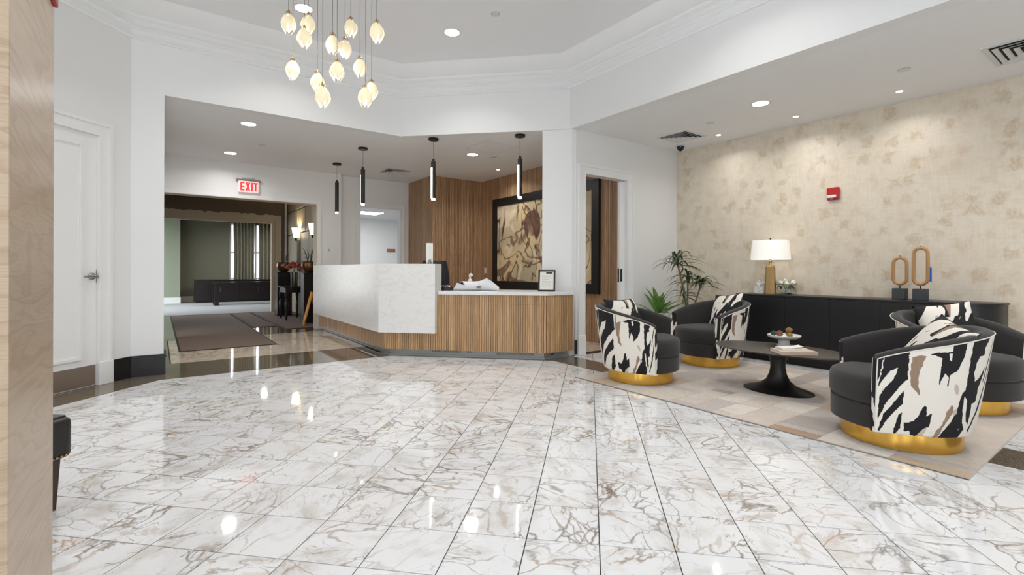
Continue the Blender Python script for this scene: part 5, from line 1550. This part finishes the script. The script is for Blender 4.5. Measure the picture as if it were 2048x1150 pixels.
# ------------------------------------------------------------------ leather bench at the left
bn = thing('leather_bench', (-2.43, 1.975, 0), 0, 'black leather bench with nailhead trim behind the oak pillar', 'bench')
cu = MB(); cu.box(-1.2, 0, -0.52, 0, 0.245, 0.44); cu.build('seat_block', 'leather', bn, bevel=0.03, seg=4)
MB().box(-1.17, -0.02, -0.5, -0.02, 0.432, 0.447).build('seat_pad', 'leather', bn, bevel=0.006)
nl = MB()
for k in range(24): nl.sphere((0.001, -0.04 - k * 0.0195, 0.262), 0.0065, 8, 6)
for k in range(55): nl.sphere((-0.04 - k * 0.0205, 0.001, 0.262), 0.0065, 8, 6)
tag(nl.build('nailheads', 'brass', bn), kind='stuff')
for x_, y_ in ((-0.075, -0.06), (-0.075, -0.46), (-1.12, -0.06), (-1.12, -0.46)):
    MB().add
    lg = MB(); a_, b_ = 0.033, 0.022
    lg.add([(x_ + s * (a_ if z > 0.1 else b_), y_ + t_ * (a_ if z > 0.1 else b_), z) for z in (0.0, 0.25) for s, t_ in ((-1, -1), (1, -1), (1, 1), (-1, 1))],
           [(0, 3, 2, 1), (4, 5, 6, 7), (0, 1, 5, 4), (1, 2, 6, 5), (2, 3, 7, 6), (3, 0, 4, 7)])
    lg.build('leg', 'walnut', bn, smooth=0, bevel=0.003)

# ------------------------------------------------------------------ corridor and vestibule things
def mat_thing(u0, u1, v0, v1, m, label):
    o = thing('floor_mat', UV((u0 + u1) / 2, (v0 + v1) / 2), math.pi / 4, label, 'mat', 'entrance mats')
    a, b_ = (u1 - u0) / 2, (v1 - v0) / 2
    MB().box(-a, a, -b_, b_, 0.001, 0.005).build('rubber_edge', 'rubber', o, smooth=0)
    MB().box(-a + 0.025, a - 0.025, -b_ + 0.025, b_ - 0.025, 0.005, 0.009).build('pile', m, o, smooth=0)
mat_thing(0.23, 1.47, -14.25, -8.07, 'mat', 'long brown entrance mat running down the corridor')
mat_thing(1.50, 1.93, -14.25, -10.66, 'mat2', 'narrow reddish brown mat beside the long mat')
mat_thing(1.96, 2.86, -14.25, -10.02, 'mat2', 'reddish brown mat under the black pedestals')
def pedestal(u, v, w_, h_, label):
    o = thing('black_pedestal', UV(u, v, 0.0095), math.pi / 4, label, 'pedestal', 'black pedestals in the vestibule')
    MB().box(-w_, w_, -w_, w_, 0.03, h_ - 0.02).build('column', 'darkwood', o, smooth=0, bevel=0.003)
    MB().box(-w_ - 0.012, w_ + 0.012, -w_ - 0.012, w_ + 0.012, h_ - 0.02, h_).build('cap', 'darkwood', o, smooth=0, bevel=0.003)
    MB().box(-w_ - 0.008, w_ + 0.008, -w_ - 0.008, w_ + 0.008, 0, 0.04).build('foot', 'darkwood', o, smooth=0, bevel=0.003)
    return o
pedestal(2.50, -13.05, 0.165, 1.06, 'black pedestal carrying a bronze pot by the far opening')
pedestal(2.62, -11.0, 0.145, 1.06, 'black pedestal carrying a bronze pot beside the yellow sign')
def bronze_pot(u, v, z, seed, label, n):
    o = thing('bronze_pot', UV(u, v, z), 0, label, 'potted plant', 'bronze pots on the pedestals')
    MB().lathe([(0.06, 0), (0.1, 0.02), (0.155, 0.1), (0.165, 0.16), (0.15, 0.215), (0.16, 0.235), (0.145, 0.24), (0.13, 0.22)], 28, cap=False).build('pot', 'bronze', o)
    MB().lathe([(0.13, 0.22), (0.001, 0.225)], 20, cap=False).build('soil', 'soil', o)
    random.seed(seed)
    for k in range(n):
        a = random.uniform(0, 6.28); t_ = random.uniform(0.1, 0.5); L = random.uniform(0.2, 0.36)
        tip = Vector((math.cos(a) * L * math.sin(t_), math.sin(a) * L * math.sin(t_), 0.22 + L * math.cos(t_)))
        MB().tube([(0.04 * math.cos(a), 0.04 * math.sin(a), 0.21), tip * 0.5 + Vector((0, 0, 0.11)), tip], [0.007, 0.006, 0.003], 6).build('stalk', 'leaf', o)
        for j in range(4):
            q = bpy.data.objects.new('leaf', lmd); col.objects.link(q); q.parent = o
            q.location = Vector((0.04 * math.cos(a), 0.04 * math.sin(a), 0.21)).lerp(tip, 0.4 + 0.18 * j); q.rotation_euler = (0, -0.5, a + 2.1 * j); q.scale = (0.9, 0.9, 0.9)
bronze_pot(2.50, -13.05, 1.07, 2, 'bronze pot with sparse stalk on the pedestal by the far opening', 2)
bronze_pot(2.62, -11.0, 1.07, 5, 'bronze pot with leafy stalks on the pedestal beside the yellow sign', 7)
# turned leg side table with vase
st = thing('side_table', UV(2.47, -11.95, 0.0095), math.pi / 4, 'black side table with turned legs between the pedestals', 'side table')
MB().box(-0.235, 0.235, -0.36, 0.36, 0.715, 0.74).build('table_top', 'darkwood', st, smooth=0, bevel=0.004)
MB().box(-0.2, 0.2, -0.325, 0.325, 0.61, 0.715).build('apron', 'darkwood', st, smooth=0)
for sx in (-1, 1):
    for sy in (-1, 1):
        MB().lathe([(0.014, 0), (0.022, 0.03), (0.026, 0.1), (0.034, 0.3), (0.036, 0.4), (0.022, 0.43), (0.03, 0.45), (0.022, 0.47), (0.034, 0.5), (0.036, 0.62)], 14, (sx * 0.175, sy * 0.3, 0)).build('leg', 'darkwood', st)
vz = thing('flower_vase', UV(2.52, -11.95, 0.751), 0, 'grey vase with pink and red flowers on the black side table', 'flowers')
MB().lathe([(0.07, 0), (0.075, 0.01), (0.08, 0.3), (0.085, 0.33), (0.078, 0.33), (0.072, 0.29), (0.001, 0.28)], 24, cap=False).build('vase', 'chrome', vz)
random.seed(17)
for k in range(16):
    a, rr = k * 2.4, 0.05 + 0.12 * math.sqrt(k / 16)
    c = (rr * math.cos(a), rr * math.sin(a), 0.40 + 0.16 * (1 - rr / 0.18) + random.uniform(-0.03, 0.05))
    rose(c, 0.06).build('bloom', 'redpetal' if k in (3, 8, 11, 14) else 'pink', vz, smooth=60)
    if k % 2 == 0: MB().tube([(0, 0, 0.25), c], 0.004, 5).build('stem', 'leaf', vz)
# wet floor sign
wf = thing('wet_floor_sign', UV(2.53, -10.45, 0.0095), math.radians(37), 'yellow folding wet floor sign beside the desk end', 'floor sign')
for sg, nm in ((-1, 'board'), (1, 'board')):
    R_ = Matrix.Translation((0, 0, 0.64)) @ Matrix.Rotation(sg * 0.235, 4, 'Y')
    bd_ = MB(); bd_.box(-0.008, 0.008, -0.14, 0.14, -0.56, 0.0, R_); bd_.box(-0.01, 0.01, -0.15, -0.09, -0.655, -0.5, R_); bd_.box(-0.01, 0.01, 0.09, 0.15, -0.655, -0.5, R_); bd_.box(-0.012, 0.012, -0.15, -0.125, -0.62, 0, R_); bd_.box(-0.012, 0.012, 0.125, 0.15, -0.62, 0, R_)
    bd_.build(nm, 'yellow', wf, smooth=0, bevel=0.003)
    tm = MB(); 
    for z in (-0.16, -0.2, -0.44): tm.box(-0.0092, 0.0092, -0.07, 0.07, z - 0.006, z + 0.006, R_)
    tm.build('printed_bar', 'ink', wf, smooth=0)
MB().tube([(0, -0.12, 0.655), (0, 0.12, 0.655)], 0.018, 10).build('hinge_handle', 'yellow', wf)
# padded panels on the vestibule wall
random.seed(8); zrow = [0.02, 0.62, 1.27, 2.05, 2.65, 2.99]
wv = bpy.data.objects['wall_vestibule_right']
for r in range(5):
    v = V2 + 0.02 - (0.35 if r % 2 else 0)
    while v < -10.05:
        a, b_ = max(v, V2 + 0.02), min(v + 0.78, -10.04)
        if b_ - a > 0.08:
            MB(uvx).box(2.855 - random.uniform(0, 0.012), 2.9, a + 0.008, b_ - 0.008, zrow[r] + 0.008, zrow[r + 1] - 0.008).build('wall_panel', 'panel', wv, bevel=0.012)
        v += 0.78
def sconce(x, y, label):
    p = on_u(x, y, 2.76)
    o = thing('wall_sconce', (p.x, p.y, p.z), math.pi / 4, label, 'wall light', 'vestibule sconces')
    MB().lathe([(0.045, -0.13), (0.06, -0.1), (0.095, 0.1), (0.1, 0.12)], 20, (0, 0, 0), cap=False).build('glass_shade', 'sconce', o)
    MB().lathe([(0.001, -0.2), (0.03, -0.19), (0.02, -0.16), (0.048, -0.13)], 14, cap=False).build('cup', 'black', o)
    MB().box(0.02, 0.08, -0.03, 0.03, -0.95, -0.17).build('wall_bar', 'chrome', o, smooth=0)
    lamp('sconce_glow', 'POINT', (0, 0, 0.06), 18, (1, 0.82, 0.58), 0.03, o)
sconce(592, 466, 'lit wall sconce deeper in the vestibule'); sconce(626, 458, 'lit wall sconce next to the corridor opening edge')
# far room: long console, bench table, window with curtains
cs = thing('dark_console', UV(2.3, -19.6, 0.005), math.pi / 4, 'long dark cabinet under the curtained window', 'cabinet')
MB().box(-1.31, 1.31, -0.25, 0.25, 0.05, 0.74).build('body', 'darkwood', cs, smooth=0); MB().box(-1.33, 1.33, -0.27, 0.27, 0.74, 0.77).build('top', 'darkwood', cs, smooth=0); MB().box(-1.27, 1.27, -0.2, 0.2, 0, 0.05).build('plinth', 'darkwood', cs, smooth=0)
for k in range(4):
    MB().box(-1.3 + 0.652 * k + 0.004, -1.3 + 0.652 * (k + 1) - 0.008, -0.262, -0.25, 0.06, 0.73).build('door', 'darkwood', cs, smooth=0)
    MB().box(-1.3 + 0.652 * (k + (0.9 if k % 2 == 0 else 0.1)) - 0.008, -1.3 + 0.652 * (k + (0.9 if k % 2 == 0 else 0.1)) + 0.008, -0.28, -0.262, 0.35, 0.5).build('handle', 'chrome', cs, smooth=0)
ft = thing('dark_table', UV(2.45, -17.9, 0.005), math.pi / 4, 'long dark table in front of the cabinet in the far room', 'table')
MB().box(-1.05, 1.05, -0.3, 0.3, 0.66, 0.72).build('table_top', 'darkwood', ft, smooth=0, bevel=0.004)
for sx in (-1, 1):
    for sy in (-1, 1):
        MB().box(sx * 0.98 - 0.06, sx * 0.98 + 0.06, sy * 0.23 - 0.06, sy * 0.23 + 0.06, 0, 0.66).build('leg', 'darkwood', ft, smooth=0)
win = thing('window_4', UV((WU0 + WU1) / 2, V3 - 0.06, 0), math.pi / 4); struct(win)
hwid = (WU1 - WU0) / 2
wfm = MB()
for q in ((-hwid, -hwid + 0.06, WZ0, WZ1), (hwid - 0.06, hwid, WZ0, WZ1), (-0.03, 0.03, WZ0 + 0.06, WZ1 - 0.06), (-hwid + 0.06, hwid - 0.06, WZ0, WZ0 + 0.06), (-hwid + 0.06, hwid - 0.06, WZ1 - 0.06, WZ1), (-hwid + 0.06, -0.03, 1.72, 1.77), (0.03, hwid - 0.06, 1.72, 1.77)): wfm.box(q[0], q[1], -0.03, 0.03, q[2], q[3])
wfo = wfm.build('window_frame', 'trim', win, smooth=0)
for a_, b_ in ((-hwid + 0.06, -0.03), (0.03, hwid - 0.06)):
    for z0, z1 in ((WZ0 + 0.06, 1.72), (1.77, WZ1 - 0.06)):
        MB().box(a_, b_, -0.003, 0.003, z0, z1).build('pane', 'pane', wfo, smooth=0)
def curtain(u0, u1, label, seed):
    random.seed(seed); mb = MB(); n, nz = 90, 8; vs = []
    folds = [random.uniform(0.8, 1.2) for _ in range(12)]
    for j in range(nz + 1):
        q = j / nz
        for i in range(n + 1):
            s_ = i / n; ph = s_ * 6.5 * 2 * math.pi + 0.5 * math.sin(s_ * 13 + seed)
            squeeze = 1 - 0.06 * math.sin(math.pi * q) * (1 if seed == 1 else 0.6)
            um = (u0 + u1) / 2 + (s_ - 0.5) * (u1 - u0) * squeeze
            vs.append((um, V3 + 0.13 + (0.045 + 0.035 * q) * math.sin(ph), 2.86 - (2.86 - 0.03) * q))
    mb.xf = uvx
    mb.add(vs, [(j * (n + 1) + i, j * (n + 1) + i + 1, (j + 1) * (n + 1) + i + 1, (j + 1) * (n + 1) + i) for j in range(nz) for i in range(n)])
    o = mb.build('curtain', 'curtain', smooth=80); tag(o, label, 'curtain', 'curtains in the far room')
curtain(2.16, 2.87, 'olive satin curtain over the corner side of the far window', 1); curtain(2.97, 3.85, 'olive satin curtain over the middle of the far window', 2)
rod = thing('curtain_rod', UV(2.95, V3 + 0.13, 2.88), math.pi / 4, 'dark rod carrying the far room curtains', 'curtain rod')
MB().tube([(-1.1, 0, 0), (1.1, 0, 0)], 0.016, 10).build('pole', 'black', rod)
for sx in (-1, 1): MB().sphere((sx * 1.12, 0, 0), 0.03, 10, 8).build('finial', 'black', rod)
# back office glimpsed through the doorway
pln = atz(738, 425, 2.62)
pl = thing('ceiling_panel_light', pln, math.pi / 4, 'bright panel light in the ceiling of the back office', 'ceiling light')
MB().box(-0.32, 0.32, -0.32, 0.32, -0.02, 0).build('frame', 'vent', pl, smooth=0); MB().box(-0.29, 0.29, -0.29, 0.29, -0.024, -0.02).build('diffuser', 'panel_light', pl, smooth=0)
lamp('office_light', 'AREA', (0, 0, -0.05), 26, size=0.6, parent=pl)
sg = on_v(782, 501, -13.99)
tag(MB().box(-0.13, 0.13, -0.012, 0, -0.05, 0.05).build('wall_plaque', 'bronze', loc=sg, smooth=0, bevel=0.004), 'small reddish brown plaque on the back office wall', 'plaque').rotation_euler = (0, 0, math.pi / 4)

# unseen ceiling lamps added to brighten the far room
for u, v, lb in ((1.3, -16.6, 'added unseen round light over the far room floor by the opening'), (2.9, -18.2, 'added unseen round light over the dark table in the far room')):
    downlight(UV(u, v, 3.05), 0.085, lb, 30, 160)
